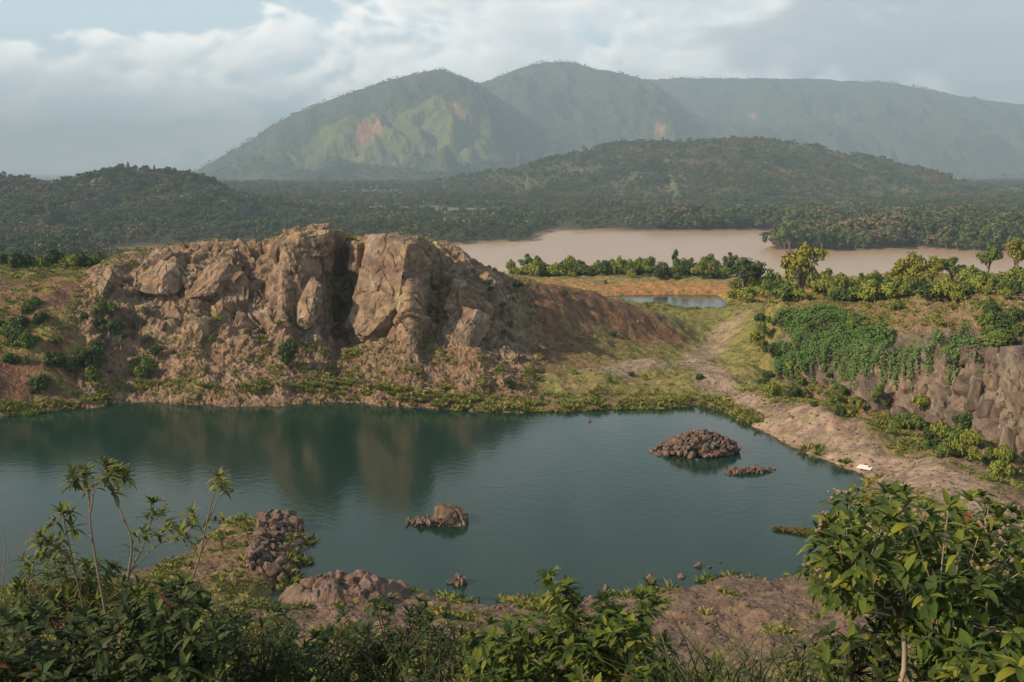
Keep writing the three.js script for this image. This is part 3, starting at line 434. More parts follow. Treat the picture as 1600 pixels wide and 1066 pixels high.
const KINDS = {
  roundDark: treeKind(11, 'round', 1500, 0.05, [0.04, 0.07, 0.018]), roundLime: treeKind(12, 'round', 1500, 0.05, [0.2, 0.2, 0.022]), roundMid: treeKind(13, 'round', 1400, 0.05, [0.095, 0.14, 0.024]), tall: treeKind(14, 'tall', 1000, 0.05, [0.07, 0.09, 0.025]), thin: treeKind(15, 'thin', 380, 0.05, [0.085, 0.095, 0.03]),
  bushLime: treeKind(16, 'bush', 1300, 0.085, [0.175, 0.205, 0.03]), bushMid: treeKind(17, 'bush', 1300, 0.085, [0.095, 0.14, 0.024]), bushDark: treeKind(18, 'bush', 1300, 0.085, [0.04, 0.07, 0.018]), bushDry: treeKind(19, 'bush', 700, 0.085, [0.16, 0.13, 0.05]),
};
function plant(kind, name, label, category, group, p, h, w, turn) {
  const k = KINDS[kind], g = new THREE.Group(); mesh('trunk', k.trunk, M.bark, g); mesh(name === 'bush' ? 'foliage' : 'crown', k.crown, crownMat, g);
  g.position.copy(p); g.scale.set(w, h, w); g.rotation.y = turn;
  const tone = { roundDark: 'dark green', roundLime: 'yellow green', roundMid: 'mid green', tall: 'narrow dark green', thin: 'thin sparse', bushLime: 'yellow green', bushMid: 'mid green', bushDark: 'dark green', bushDry: 'brownish dry' }[kind], form = kind.startsWith('round') && name === 'bush' ? 'round-crowned ' : '';
  return top(g, name, label.replace('{k}', (group ? (h > w * (name === 'tree' ? 1.12 : 1.55) ? 'tall ' : h < w * (name === 'tree' ? 0.98 : 1.25) ? 'wide ' : '') : '') + form + tone), category, group);
}
// ---------------------------------------------------------------- far woods: one mass per wood, with the trees on their edge as single trees
{
  const R = rng(77), farKinds = [treeKind(31, 'round', 250, 0.09, [0.05, 0.076, 0.022]), treeKind(32, 'round', 250, 0.09, [0.08, 0.105, 0.028]), treeKind(33, 'tall', 200, 0.085, [0.062, 0.088, 0.03]), treeKind(34, 'round', 220, 0.09, [0.13, 0.11, 0.055])];
  const far = (name, label, list) => { const per = farKinds.map(() => []); for (const q of list) per[q[4]].push(q); const g = new THREE.Group(); per.forEach((l, k) => { if (!l.length) return; const m = new THREE.InstancedMesh(farKinds[k].crown, crownMat, l.length), o = new THREE.Object3D(), c = new THREE.Color(); m.name = 'tree_crowns'; m.userData.kind = 'stuff'; l.forEach(([x, y, z, h], i) => { o.position.set(x, y, z); o.scale.set(h * (0.85 + R() * 0.5), h, h * (0.85 + R() * 0.5)); o.rotation.y = R() * 6.28; o.updateMatrix(); m.setMatrixAt(i, o.matrix); const v = 0.85 + R() * 0.4; c.setRGB(v * (0.9 + R() * 0.25), v, v * (0.85 + R() * 0.2)); m.setColorAt(i, c); }); g.add(m); }); top(g, name, label, 'woodland', null, 'stuff'); };
  const pick = (x, d) => { const n = fbm(x / 140, d / 140, 60) * 2 + (R() - 0.5) * 0.9; return n > 0.42 ? 3 : n > 0.05 ? 1 : R() < 0.3 ? 2 : 0; };
  const scatter = (n, xa, xb, da, db, fy, ok, hh) => { const l = []; for (let i = 0; i < n; i++) { const x = lerp(xa, xb, R()), d = lerp(da, db, R()); if (Math.abs(x) > d * 0.62 + 20 || !ok(x, d)) continue; const y = fy(x, d); l.push([x, y - 0.6, -d, hh * (0.5 + Math.pow(R(), 1.6) * 1.2) * (1 + fbm(x / 50, d / 50, 91) * 0.7), pick(x, d)]); } return l; };
  const hillTop = (x, d) => Math.max(farLand(x, d), d > 860 && d < 1750 && x < 60 ? hillL(x, d) : -99, d > 1650 ? hillM(x, d) : -99, d > 1450 && x > 700 ? hillR(x, d) : -99);
  far('plain_forest', 'dark forest covering the plain beyond the muddy lake', scatter(38000, -1000, 1300, 640, 1900, hillTop, (x, d) => polySD(LAKE, x, d) > 5 && !(fbm(x / 260 + 4, d / 120, 17) > 0.095 && d > 1080) && d > 640 && !(d < 1300 && x < 60 && hillL(x, d) > farLand(x, d)) && !(x > 150 && d < 1000), 7.5));
  far('hill_forest', 'dark forest covering the low hill behind the rock outcrop', scatter(26000, -1200, 60, 860, 1500, hillL, (x, d) => hillL(x, d) > farLand(x, d) && fbm(x / 60, d / 60, 71) > -0.2, 7.2));
  far('mountain_forest', 'forest covering the slopes of the hazy mountain range', scatter(90000, -2600, 3400, 3300, 8000, mountainY, (x, d) => { const y = mountainY(x, d); return y > 20 && fbm(x / 130, d / 130, 33) > -0.16 && Math.exp(-(((x - -520) / 480) ** 2 + ((d - 4560) / 300) ** 2)) + fbm(x / 70, d / 70, 35) * 1.1 < 0.45 && !scars.some(([sx, sy, a, b]) => ((x - sx) / a) ** 2 + ((y - sy) / b) ** 2 < 1.2); }, 9));
  far('hillside_scrub', 'scattered trees and scrub covering the broad hill beyond the lake', scatter(40000, -900, 1300, 1650, 2500, hillM, (x, d) => hillM(x, d) > farLand(x, d) && fbm(x / 90 + 40, d / 90, 83) > -0.14 + R() * 0.25, 7));
  far('distant_forest', 'distant forest covering the plain at the foot of the mountains', scatter(26000, -1500, 2000, 1900, 3500, (x, d) => Math.max(farLand(x, d), d > 3000 ? mountainY(x, d) : -99, hillM(x, d)), (x, d) => fbm(x / 200, d / 120, 44) > -0.12, 9));
  const headOK = (x, d) => x > 150 && d < 1150 && polySD(LAKE, x, d) > 2;
  const head = scatter(6500, 150, 760, 640, 1150, farLand, headOK, 13).sort((a, b) => b[2] - a[2]);
  // trees along the waterline of the headland stand alone
  const edgeTrees = head.filter((q) => polySD(LAKE, q[0], -q[2]) < 22 && -q[2] < 900).slice(0, 110), setE = new Set(edgeTrees);
  far('headland_forest', 'bright green forest covering the headland in the muddy lake', head.filter((q) => !setE.has(q)));
  for (const [x, y, z, h, k] of edgeTrees) plant(k === 3 ? 'roundMid' : k === 2 ? 'tall' : k ? 'roundMid' : 'roundDark', 'tree', '{k} tree on the waterline of the headland in the muddy lake', 'tree', 'trees along the headland waterline', V(x, y, z), h, h * 0.95, R() * 6.28);
}

// ---------------------------------------------------------------- single trees and bushes of the quarry edge
{
  const R = rng(5), stand = (px, D) => { const x = (px - 800) / F * D * 1.012; return [x, D]; };
  const surf = (x, d) => { let y = groundY(x, d); for (const lf of [outcrop, wall]) y = Math.max(y, loftY(lf, x, d)); return y; };
  var surfaceY = surf;
  const put = (kind, name, label, cat, group, px, D, hpx, wpx, dy = -0.15) => { const [x, d] = stand(px, D), s = D / F; return plant(kind, name, label, cat, group, V(x, surf(x, d) + dy, -d), hpx * s, wpx * s, R() * 6.28); };
  put('roundLime', 'tree', 'tallest yellow green round tree with pale trunk above the vine-covered wall', 'tree', null, 1251, 212, 100, 84);
  put('roundLime', 'tree', 'smaller yellow green round tree on the crest beyond the vine-covered wall', 'tree', null, 1418, 200, 78, 62);
  put('roundDark', 'tree', 'wide dark green tree overhanging the small pond', 'tree', null, 1160, 232, 62, 88);
  put('bushDark', 'bush', 'rounded dark green bush at the head of the vine-covered wall', 'bush', null, 1222, 172, 42, 30);
  put('roundDark', 'tree', 'dark round tree on the crest behind the grassy quarry wall top', 'tree', null, 1538, 185, 52, 50);
  put('tall', 'tree', 'slim dark tree rising above the bushes by the orange bank', 'tree', null, 1052, 292, 42, 46);
  put('thin', 'tree', 'thin sparse tree beside the shoulder of the rock outcrop', 'tree', null, 775, 235, 56, 70);
  put('thin', 'tree', 'flat-topped sparse tree between the bushes and the small pond', 'tree', null, 1138, 285, 46, 52);
  put('bushDark', 'bush', 'dense dark green bush growing on the rock outcrop face', 'bush', null, 447, 137.5, 62, 26, -0.5);
  for (let i = 0; i < 92; i++) { const px = 795 + i * 3.65 + R() * 12, k = R(); const h2 = 15 + Math.pow(R(), 2) * 26; put(['bushMid', 'bushDark', 'bushLime', 'bushMid', 'roundMid', 'bushDark', 'bushLime', 'bushDry'][Math.floor(k * 8)], 'bush', '{k} bush in the belt between the orange bank and the lake', 'bush', 'bushes between orange bank and lake', px, 272 + R() * 30, h2, k > 0.49 && k < 0.63 ? h2 * 1.1 : 14 + R() * 13); }
  for (let i = 0; i < 64; i++) { const px = 1140 + i * 7.4 + R() * 14, k = R(), q = onLevelSurf(px, 446 + R() * 26); if (!q) continue; const s = -q.z / F, h = (22 + R() * 26) * s; plant(k < 0.55 ? 'bushLime' : k < 0.85 ? 'bushMid' : 'bushDark', 'bush', '{k} bush on the crest above the quarry wall', 'bush', 'bushes on the crest above the quarry wall', q.add(V(0, -0.1 * h, 0)), h, h * (0.62 + R() * 0.4), R() * 6.28); }
  for (let i = 0; i < 9; i++) { const k = R(); put(k < 0.4 ? 'roundMid' : k < 0.6 ? 'roundLime' : 'thin', 'tree', '{k} young tree rising from the bushes above the quarry wall', 'tree', 'slender trees above the quarry wall', 1190 + i * 48 + R() * 26, 195 + R() * 20, 46 + R() * 26, 44 + R() * 14); }
  for (let i = 0; i < 20; i++) { const px = -40 + i * 12 + R() * 10, k = R(); put(k < 0.6 ? 'bushDark' : k < 0.85 ? 'bushMid' : 'bushLime', 'bush', '{k} bush behind the shoulder of the rock outcrop', 'bush', 'bushes behind the outcrop shoulder', px, 176 + R() * 16, 26 + R() * 22, 14 + R() * 10, -0.6); }
  // scrub on the slopes
  const scrub = (n, label, group, region, kinds, hh, seed) => { const Q = rng(seed); for (let i = 0; i < n; i++) { const [px, py, lv] = region(Q), q = onLevelSurf(px, py); if (!q) continue; const h = hh * (0.6 + Q() * 0.9), k = kinds[Math.floor(Q() * kinds.length)]; plant(k, 'bush', label, 'bush', group, q.add(V(0, -0.15 * h, 0)), h, h * (0.6 + Q() * 0.35), Q() * 6.28); } };
  scrub(26, '{k} bush on the scree slope of the rock outcrop', 'bushes on the outcrop scree', (Q) => [170 + Q() * 460, 490 + Q() * 105], ['bushMid', 'bushLime', 'bushMid', 'bushDry'], 0.9, 51);
  scrub(42, '{k} bush in the shady hollow beside the rock outcrop', 'bushes in the hollow', (Q) => [0 + Q() * 250, 480 + Q() * 140], ['bushDark', 'bushMid'], 2.2, 52);
  scrub(24, '{k} bush between the dirt road and the quarry wall', 'bushes between road and wall', (Q) => { const t = Q(); return [1160 + t * 440, 575 + t * 150 + (Q() - 0.5) * 60]; }, ['bushMid', 'bushLime', 'bushMid', 'bushDark'], 1.7, 53);
  scrub(16, '{k} bush on the slope above the vines', 'bushes on the slope above the vines', (Q) => [1290 + Q() * 310, 462 + Q() * 60], ['bushMid', 'bushLime', 'bushDry'], 1.5, 54);
  scrub(16, '{k} bush on the wall rim beside the perched boulder', 'bushes on the wall rim', (Q) => [1530 + Q() * 90, 478 + Q() * 70], ['bushDark', 'bushMid', 'bushDark'], 2.2, 58);
  scrub(26, '{k} bush at the foot of the grey quarry wall', 'bushes at the foot of the wall', (Q) => { const t = Q(); return [1400 + t * 210, 668 + t * 70 + (Q() - 0.3) * 40]; }, ['bushDark', 'bushMid', 'bushLime', 'bushMid'], 1.9, 59);
  scrub(12, '{k} bush beside the edge of the hanging creeper', 'bushes beside the creeper', (Q) => [1168 + Q() * 56, 492 + Q() * 72], ['bushMid', 'bushLime', 'bushDark'], 1.8, 57);
  scrub(16, '{k} bush on the bank of the pond below the grassy track', 'bushes on the far pond bank', (Q) => [780 + Q() * 340, 585 + Q() * 45], ['bushMid', 'bushLime', 'bushDark'], 1.1, 55);
  scrub(14, '{k} bush on the dark earth slope behind the grassy track', 'bushes on the dark earth slope', (Q) => [740 + Q() * 300, 440 + Q() * 90], ['bushMid', 'bushDry', 'bushDark'], 1.1, 56);
}
function loftY(lf, x, d) { // height of a rock surface above a place
  lf.grid ??= (() => { const m = new Map(); lf.P.forEach((p) => { const k = Math.round(p.x) * 1000 + Math.round(-p.z); if (!m.has(k) || m.get(k) < p.y) m.set(k, p.y); }); return m; })();
  return lf.grid.get(Math.round(x) * 1000 + Math.round(d)) ?? -99;
}
function onLevelSurf(px, py) { // first surface met along a line of the survey
  for (let d = 50; d < 320; d += 0.5) { const p = at(px, py, d); const s = surfaceY(p.x, d); if (s >= p.y) return V(p.x, Math.min(s, p.y + 0.3), -d); } return null;
}

// ---------------------------------------------------------------- creeper hanging over the quarry wall
{
  const R = rng(91), list = [], hang = [];
  const g = new THREE.Group();
  const cols = [[1180, 478, 560], [1222, 468, 570], [1260, 470, 575], [1300, 475, 582], [1340, 500, 590], [1380, 515, 582], [1430, 530, 575], [1470, 525, 560], [1510, 522, 575], [1540, 530, 560]];
  const inMask = (px, py) => { for (let i = 1; i < cols.length; i++) if (px >= cols[i - 1][0] && px <= cols[i][0]) { const t = (px - cols[i - 1][0]) / (cols[i][0] - cols[i - 1][0]); const a = lerp(cols[i - 1][1], cols[i][1], t), b = lerp(cols[i - 1][2], cols[i][2], t) + noise(px / 6, 3) * 56; return px > 1222 + noise(py / 7, 4) * 34 + noise(py / 26, 7) * 60 && py > a + noise(px / 14, 8) * 18 && py < b + noise(px / 4, 5) * 14; } return false; };
  const v = V();
  for (let n = 0; n < wall.P.length; n++) {
    const p = wall.P[n], dd = -p.z, yy = p.y - EYE, t = dd * CP - yy * SP, py = 533 - F * (yy * CP + dd * SP) / t, px = 800 + F * p.x / t;
    if (wall.hull[n][2] > 6.3 || !inMask(px, py)) continue;
    for (let k = 0; k < 2; k++) { const N = wall.N[n].clone(); if (N.z < 0) N.negate(); list.push([p.clone().addScaledVector(N, 0.1 + R() * 0.5 + 0.9 * Math.max(0, fbm(p.x / 1.3, p.y / 2.2, p.z / 1.3) * 2.2)).add(V((R() - 0.5) * 0.4, (R() - 0.5) * 0.4, 0)), N]); }
  }
  const geo = clumpGeo(list, R, 0.2, shade([0.075, 0.145, 0.034], 0.8));
  mesh('leaves', geo, crownMat, g); 
  const strands = []; for (let i = 0; i < 46; i++) { const q = list[Math.floor(R() * list.length)][0]; strands.push(tube([q.clone(), q.clone().add(V(0.1, -0.9, 0.25)), q.clone().add(V(0.15, -1.8 - R(), 0.2))], 0.03, 0.015, 4)); }
  mesh('strands', mergeGeometries(strands), M.twig, g);
  top(g, 'creeper', 'dense green creeper hanging like a curtain over the quarry wall', 'creeper'); g.children[0].userData.kind = 'stuff';
  console.log('creeper', list.length);
}

// ---------------------------------------------------------------- grass
{
  const R = rng(123), blade = (n, h, w, spread) => { const p = [], ix = []; for (let i = 0; i < n; i++) { const a = R() * 6.283, l = h * (0.6 + R() * 0.6), b = spread * (0.3 + R() * 0.9), x = Math.cos(a), z = Math.sin(a), o = p.length / 3, px = -z * w, pz = x * w, r0 = R() * 0.12; p.push(x * r0 - px, 0, z * r0 - pz, x * r0 + px, 0, z * r0 + pz, x * (r0 + b * 0.4) + px * 0.7, l * 0.65, z * (r0 + b * 0.4) + pz * 0.7, x * (r0 + b), l * (1 - b * 0.4), z * (r0 + b)); ix.push(o, o + 1, o + 2, o, o + 2, o + 3); } const g = new THREE.BufferGeometry(); g.setAttribute('position', new THREE.Float32BufferAttribute(p, 3)); g.setIndex(ix); g.computeVertexNormals(); return g; };
  const tuftG = blade(34, 0.42, 0.0065, 0.3), mat = new THREE.MeshStandardMaterial({ roughness: 0.9, side: THREE.DoubleSide });
  const field = (name, label, spots) => { const m = new THREE.InstancedMesh(tuftG, mat, spots.length), o = new THREE.Object3D(), c = new THREE.Color(); spots.forEach(([p, s, col], i) => { o.position.copy(p); o.scale.set(s * (1 + R()), s * (0.7 + R() * 0.7), s * (1 + R())); o.rotation.set((R() - 0.5) * 0.3, R() * 6.28, (R() - 0.5) * 0.3); o.updateMatrix(); m.setMatrixAt(i, o.matrix); c.setRGB(...col); m.setColorAt(i, c); }); top(m, name, label, 'grass', null, 'stuff'); console.log(name, spots.length); };
  const gcol = () => { const t = R(), v = 0.7 + R() * 0.7; return mixc([0.14, 0.18, 0.03], [0.29, 0.245, 0.09], t * t).map((q) => q * v); };
  const spots = [];
  for (let i = 0; i < 150000 && spots.length < 60000; i++) { const d = 52 + R() * 180, x = (R() * 2 - 1) * d * 0.56; if (d < 150 && polySD(POND, x, d) < 0.4) continue; const [, g] = groundCover(x, d); if (g < 0.45 + R() * 0.3) continue; const lawn = x > 4 && x < 62 && d > 134 && d < 212; if (lawn && R() < 0.6) continue; const y = groundY(x, d); if (y < 0.08) continue; spots.push([V(x, y - 0.04, -d), lawn ? 0.18 + Math.pow(R(), 4) * 0.5 : 0.3 + Math.pow(R(), 3) * 0.9, gcol()]); }
  field('grass', 'short grass growing over the quarry floor and banks', spots);
  const shore = [];
  for (let i = 0; i < POND.length; i++) { const a = POND[i], b = POND[(i + 1) % POND.length], L = Math.hypot(a[0] - b[0], a[1] - b[1]), far = (a[1] + b[1]) / 2 > 118, n = L * (far ? 13 : 4); if (a[0] < -70) continue; for (let k = 0; k < n; k++) { const t = R(), x = lerp(a[0], b[0], t) + (R() - 0.5) * 1.6, d = lerp(a[1], b[1], t) + (R() - 0.2) * (far ? 3 : 1.2); if (noise(x / 3.5, d / 3.5, 55) < (far ? -0.25 : 0.1)) continue; const y = surfaceY(x, d); if (y > 2.2) continue; shore.push([V(x, Math.max(y, -0.1) - 0.05, -d), 0.7 + R() * 0.9, gcol()]); } }
  field('shore_grass', 'tall yellowish grass fringing the waterline of the quarry pond', shore);
  const rocky = [];
  for (const [lf, n] of [[outcrop, 26000], [wall, 15000]]) for (let i = 0; i < n; i++) { const k = Math.floor(R() * lf.P.length), p = lf.P[k], row = lf.hull[k][2]; if (p.y < 0.2 || row > 8.4) continue; const ok = (p.x < 0 && p.y < 5 ? -0.1 : 0) + fbm(p.x / 3, p.y / 3, p.z / 3 + 8) * 2.2 + Math.abs(lf.N[k].y) * 0.9 - lf.rk(k) * 0.8; if (ok < 0.5 + R() * 0.5) continue; rocky.push([p.clone().add(V(0, -0.1, 0)), 0.4 + R() * 0.7, gcol()]); }
  field('slope_grass', 'tufts of grass clinging to the rock outcrop and quarry wall', rocky);
  const spit = []; for (let i = 0; i < 900; i++) { const t = R(), a = XD(1215 + t * 90, 828 + t * 10, 0); spit.push([V(a[0] + (R() - 0.5) * 0.4, -0.12, -a[1] + (R() - 0.5) * (0.5 + t * 1.8)), 0.45 + R() * 0.35, [0.14, 0.125, 0.04]]); }
  field('reed_grass', 'low patch of brownish reed grass standing in the shallow pond water', spit);
}

// ---------------------------------------------------------------- rocks
function rockGeo(seed, sub = 3, sx = 1, sy = 0.75, sz = 1, tight = 0, many = 13) {
  const R = rng(seed); let g = new THREE.IcosahedronGeometry(1, sub); g.deleteAttribute('uv'); g.deleteAttribute('normal'); g = mergeVertices(g, 1e-4);
  const cuts = Array.from({ length: many }, () => [V(R() * 2 - 1, R() * 2 - 1, R() * 2 - 1)  .normalize(), 0.42 + R() * 0.36 - tight * R()]); if (tight) cuts.push([V(0.12, 1, 0.1).normalize(), 0.42], [V(-0.9, 0.3, 0.4).normalize(), 0.6], [V(0.9, 0.1, 0.5).normalize(), 0.55], [V(0.1, 0.25, 1).normalize(), 0.5]);
  const p = g.attributes.position, v = V(), col = [], uv = [];
  for (let i = 0; i < p.count; i++) { v.fromBufferAttribute(p, i); for (const [n, d] of cuts) { const k = v.dot(n); if (k > d) v.addScaledVector(n, (d - k) * 0.98); } v.multiplyScalar(1 + fbm(v.x * 2 + seed, v.y * 2, v.z * 2, 3) * 0.16); p.setXYZ(i, v.x * sx, v.y * sy, v.z * sz); const q = 1 + fbm(v.x * 3 + seed * 3, v.y * 3, v.z * 3, 3) * 0.9, w = clamp(0.4 + fbm(v.x * 1.5, v.y * 1.5 + seed, v.z * 1.5) * 1.6, 0, 1), c = mixc([0.085, 0.057, 0.046], [0.2, 0.14, 0.112], w); col.push(c[0] * q, c[1] * q, c[2] * q); uv.push((v.x + v.z * 0.4) * 1.2, (v.y + v.z * 0.4) * 1.2); }
  g.setAttribute('color', new THREE.Float32BufferAttribute(col, 3)); g.setAttribute('uv', new THREE.Float32BufferAttribute(uv, 2)); g.computeVertexNormals(); const out = g.toNonIndexed(); if (sub < 3) out.computeVertexNormals(); return out;
}
// angular blocks broken out of the rock
const blockKinds = Array.from({ length: 8 }, (_, i) => rockGeo(700 + i * 17, 3, 1, 1.25, 0.8, 0.2, 8));
function slabGeo(seed, at0, sx, sy, sz, rx, ry, rz, tint = 1) { // a great slab, cut by planes and broken like the rock round it
  const R = rng(seed); let g = new THREE.IcosahedronGeometry(1, 44); g.deleteAttribute('uv'); g.deleteAttribute('normal'); g = mergeVertices(g, 1e-4);
  const cuts = Array.from({ length: 9 }, () => [V(R() * 2 - 1, R() * 2 - 1, R() * 2 - 1).normalize(), 0.5 + R() * 0.3]); cuts.push([V(-0.15, 0.15, 1).normalize(), 0.45], [V(-0.95, 0.2, 0.3).normalize(), 0.62], [V(0.95, 0, 0.3).normalize(), 0.62], [V(0.1, 1, 0.15).normalize(), 0.6]);
  const p = g.attributes.position, v = V(), n = V(), col = [], uv = [], E = new THREE.Euler(rx, ry, rz);
  for (let i = 0; i < p.count; i++) {
    v.fromBufferAttribute(p, i); for (const [c, d] of cuts) { const k = v.dot(c); if (k > d) v.addScaledVector(c, (d - k) * 0.97); }
    n.copy(v).normalize(); v.set(v.x * sx, v.y * sy, v.z * sz).applyEuler(E).add(at0); n.applyEuler(E);
    const wx = v.x + fbm(v.x / 3, v.y / 3, v.z / 3) * 0.8, low = clamp((at0.y - v.y) / sy + 0.1 + fbm(v.x / 2, v.y / 2, v.z / 2 + 5) * 1.2, 0, 1), f2 = facets(wx * 0.9 + v.y * 0.4, v.y * 0.7 - wx * 0.3, v.z, 1.9), f3 = facets(wx + 3, v.y + 5, v.z, 0.7), cr = 1 - Math.abs(noise(wx / 2.2 + v.y / 5, v.y / 7 - wx / 9, v.z / 4)) * 12;
    v.addScaledVector(n, f2[0] * 0.32 * low + f3[0] * (0.1 + 0.3 * low) - (cr > 0 ? cr * 0.3 : 0) + fbm(v.x * 1.4, v.y * 1.4, v.z * 1.4, 3) * 0.16); p.setXYZ(i, v.x, v.y, v.z);
    const c = rockColour(v.x, v.y, v.z, 0, 1, 0), w = c.map((q) => q * tint); col.push(...w); uv.push(v.x + v.z * 0.3, v.y + v.z * 0.3);
  }
  g.setAttribute('color', new THREE.Float32BufferAttribute(col, 3)); g.setAttribute('uv', new THREE.Float32BufferAttribute(uv, 2)); g.computeVertexNormals(); return g;
}
const rockKinds = Array.from({ length: 9 }, (_, i) => rockGeo(100 + i * 7, 2, 1, 0.7 + (i % 3) * 0.12, 0.8 + (i % 4) * 0.1));
const bigRocks = Array.from({ length: 4 }, (_, i) => rockGeo(300 + i * 13, 4, 1, 0.85, 0.9, 0.14));
const stoneMat = new THREE.MeshStandardMaterial({ flatShading: true, vertexColors: true, roughness: 0.9, bumpMap: rep(texRough, 1), bumpScale: 0.05 });
function rockAt(name, geo, p, s, R, parent, sq = 1) { const m = mesh(name, geo, stoneMat, parent); m.position.copy(p); m.scale.set(s, s * sq, s); m.rotation.set((R() - 0.5) * 1.1, R() * 6.28, (R() - 0.5) * 1.1); return m; }
function pile(name, label, cx, cd, list) { const g = new THREE.Group(); g.position.set(cx, 0, -cd); list(g); return top(g, name, label, 'rock pile'); }
{
  const R = rng(8), heap = (g, n, shape, s0, s1) => { for (let i = 0; i < n; i++) { const [x, y, d] = shape(R); rockAt('rock', R() < 0.55 ? blockKinds[Math.floor(R() * 8)] : rockKinds[Math.floor(R() * 9)], V(x, y, -d), lerp(s0, s1, Math.pow(R(), 2.6)) * 1.12, R, g); } };
  // pile of broken rock in the right part of the pond
  pile('rock_pile', 'large mound of broken brown rocks rising from the pond', 20, 107, (g) => { heap(g, 300, (R) => { const a = R() * 6.283, r = Math.sqrt(R()), x = Math.cos(a) * r * 5.0, d = Math.sin(a) * r * 2.9, hx = (x - 0.8) / 4.2; const hgt = Math.max(0, 2.25 * (1 - hx * hx * 0.85) * (1 - (d / 3.1) ** 2)); return [x, hgt * (0.8 + R() * 0.25) - 0.08, d]; }, 0.24, 0.62); const core = rockAt('rock_core', bigRocks[0], V(0.7, -0.5, 0), 2.2, () => 0.5, g, 0.9); core.scale.set(4.4, 2.7, 2.6); });
  pile('rock_pile', 'low line of brown rocks beside the large rock mound', 24.2, 99.2, (g) => { heap(g, 60, (R) => { const t = R(), x = -2.3 + t * 4.6; return [x, (0.5 - Math.abs(x - 0.2) * 0.16) * R(), (R() - 0.5) * 1.3 + x * 0.25]; }, 0.16, 0.5); });
  pile('rock_islet', 'pale flat-topped boulder islet with loose stones heaped against it', -6.2, 84, (g) => { const bg = slabGeo(911, V(-5.2, 0.3, -84.1), 2.0, 1.5, 1.8, -0.1, 0.3, -0.2, 0.72); bg.translate(6.2, 0, 84); mesh('boulder', bg, M.rock, g); heap(g, 95, (R) => { const t = Math.pow(R(), 0.7), x = 1.8 - t * 4.8; return [x, Math.max(0, (1 - t) * 0.9 + 0.15) * R(), (R() - 0.5) * (2.4 - t * 1.1) - 0.2]; }, 0.16, 0.46); });
  pile('rock_promontory', 'grassy promontory of heaped brown rocks below the slender saplings', -19.6, 77, (g) => { heap(g, 190, (R) => { const t = R(), d = -6 + t * 13, x = 0.9 - t * 1.7 + (R() - 0.35) * 3.4; return [x, Math.max(0, 1.7 - Math.abs(x + 0.2 + t) * 0.42) * (0.75 + R() * 0.3) * (1 - 0.35 * t), d]; }, 0.25, 0.75); });
  pile('rock_cluster', 'heap of dark stones at the waterline below the outcrop scree', ...XD(608, 632, 0), (g) => heap(g, 26, (R) => [(R() - 0.5) * 3.4, R() * 1.1, R() * 2.2], 0.25, 0.55));
  pile('rock_cluster', 'jagged brown stones in the shallows beside the pink rock slab', ...XD(714, 911, 0), (g) => heap(g, 9, (R) => [(R() - 0.5) * 1.3, R() * 0.5, (R() - 0.5) * 0.7], 0.25, 0.5));
  const lone = [[1018, 908, 0.8, 'large brown boulder standing alone in the near shallows'], [1065, 902, 0.52, 'low brown rock beside the large boulder in the shallows'], [1090, 885, 0.36, 'small angular rock in the shallows beyond the low rock'], [1110, 887, 0.2, 'tiny flat stone between the two small rocks in the shallows'], [1126, 879, 0.16, 'tiny dark stone farthest out among the rocks in the shallows'], [948, 922, 0.5, 'brown rock at the waterline behind the leafy shrub'], [985, 926, 0.4, 'flat rock at the waterline beside the large boulder'], [921, 658, 0.36, 'small dark rock alone in the water off the grassy bank'], [1210, 733, 0.26, 'small round rock off the end of the low rock line']];
  lone.forEach(([px, py, s, label], i) => { const [x, d] = XD(px, py, 0); top(rockAt('boulder', i < 2 ? bigRocks[2 + i] : rockKinds[i], V(x, s * 0.2, -d), s, R, null, 0.85), 'boulder', label, 'rock'); });
  const b = onLevelSurf(1510, 548); top(rockAt('boulder', bigRocks[3], b.add(V(0, 0.35, 0.2)), 0.75, R), 'boulder', 'rounded brown boulder perched on the rim of the quarry wall', 'rock');
  for (const [px, py, s, l] of [[905, 535, 0.7, 'grey brown boulder on the grass at the foot of the dark slope'], [893, 541, 0.45, 'pale stone beside the grey brown boulder on the grass'], [1033, 560, 0.5, 'dark stone on the grass beside the dirt track'], [997, 505, 0.5, 'small dark boulder on the grassy shoulder above the track']]) { const q = onLevelSurf(px, py); if (q) top(rockAt('boulder', rockKinds[Math.floor(R() * 9)], q.add(V(0, s * 0.25, 0)), s, R), 'boulder', l, 'rock'); }
  // pink rock slab on the near shore
  const blockMatsPink = stoneMat.clone(); blockMatsPink.color.setRGB(0.95, 0.88, 0.88);
  const sl = new THREE.Group(); sl.position.set(-11.6, 0, -67.5);
  const bodyG = sheet(90, 150, (i, j) => { const u = i / 149 * 2 - 1, v = j / 89 * 2 - 1, x = u * 5.6, z = v * 3.6, e = Math.max(0, 1 - Math.pow(Math.abs(u), 3)) * Math.max(0, 1 - Math.pow(Math.abs(v), 3)), f = facets(x + 50, 0, z, 1.4), f2 = facets(x + 9, 3, z, 0.5); return [x + fbm(x, z, 4) * 0.5, -1.2 + e * 2.9 + (f[0] * 0.45 + f2[0] * 0.35 + fbm(x / 1.5, z / 1.5, 8) * 0.8) * e + v * 0.3, z]; }, (x, y, z) => { const q = 1 + fbm(x * 2, z * 2, 3) * 0.9; return mixc([0.13, 0.088, 0.077], [0.22, 0.155, 0.135], clamp(0.5 + fbm(x / 1.2, y, z / 1.2) * 2, 0, 1)).map((k) => k * q); });
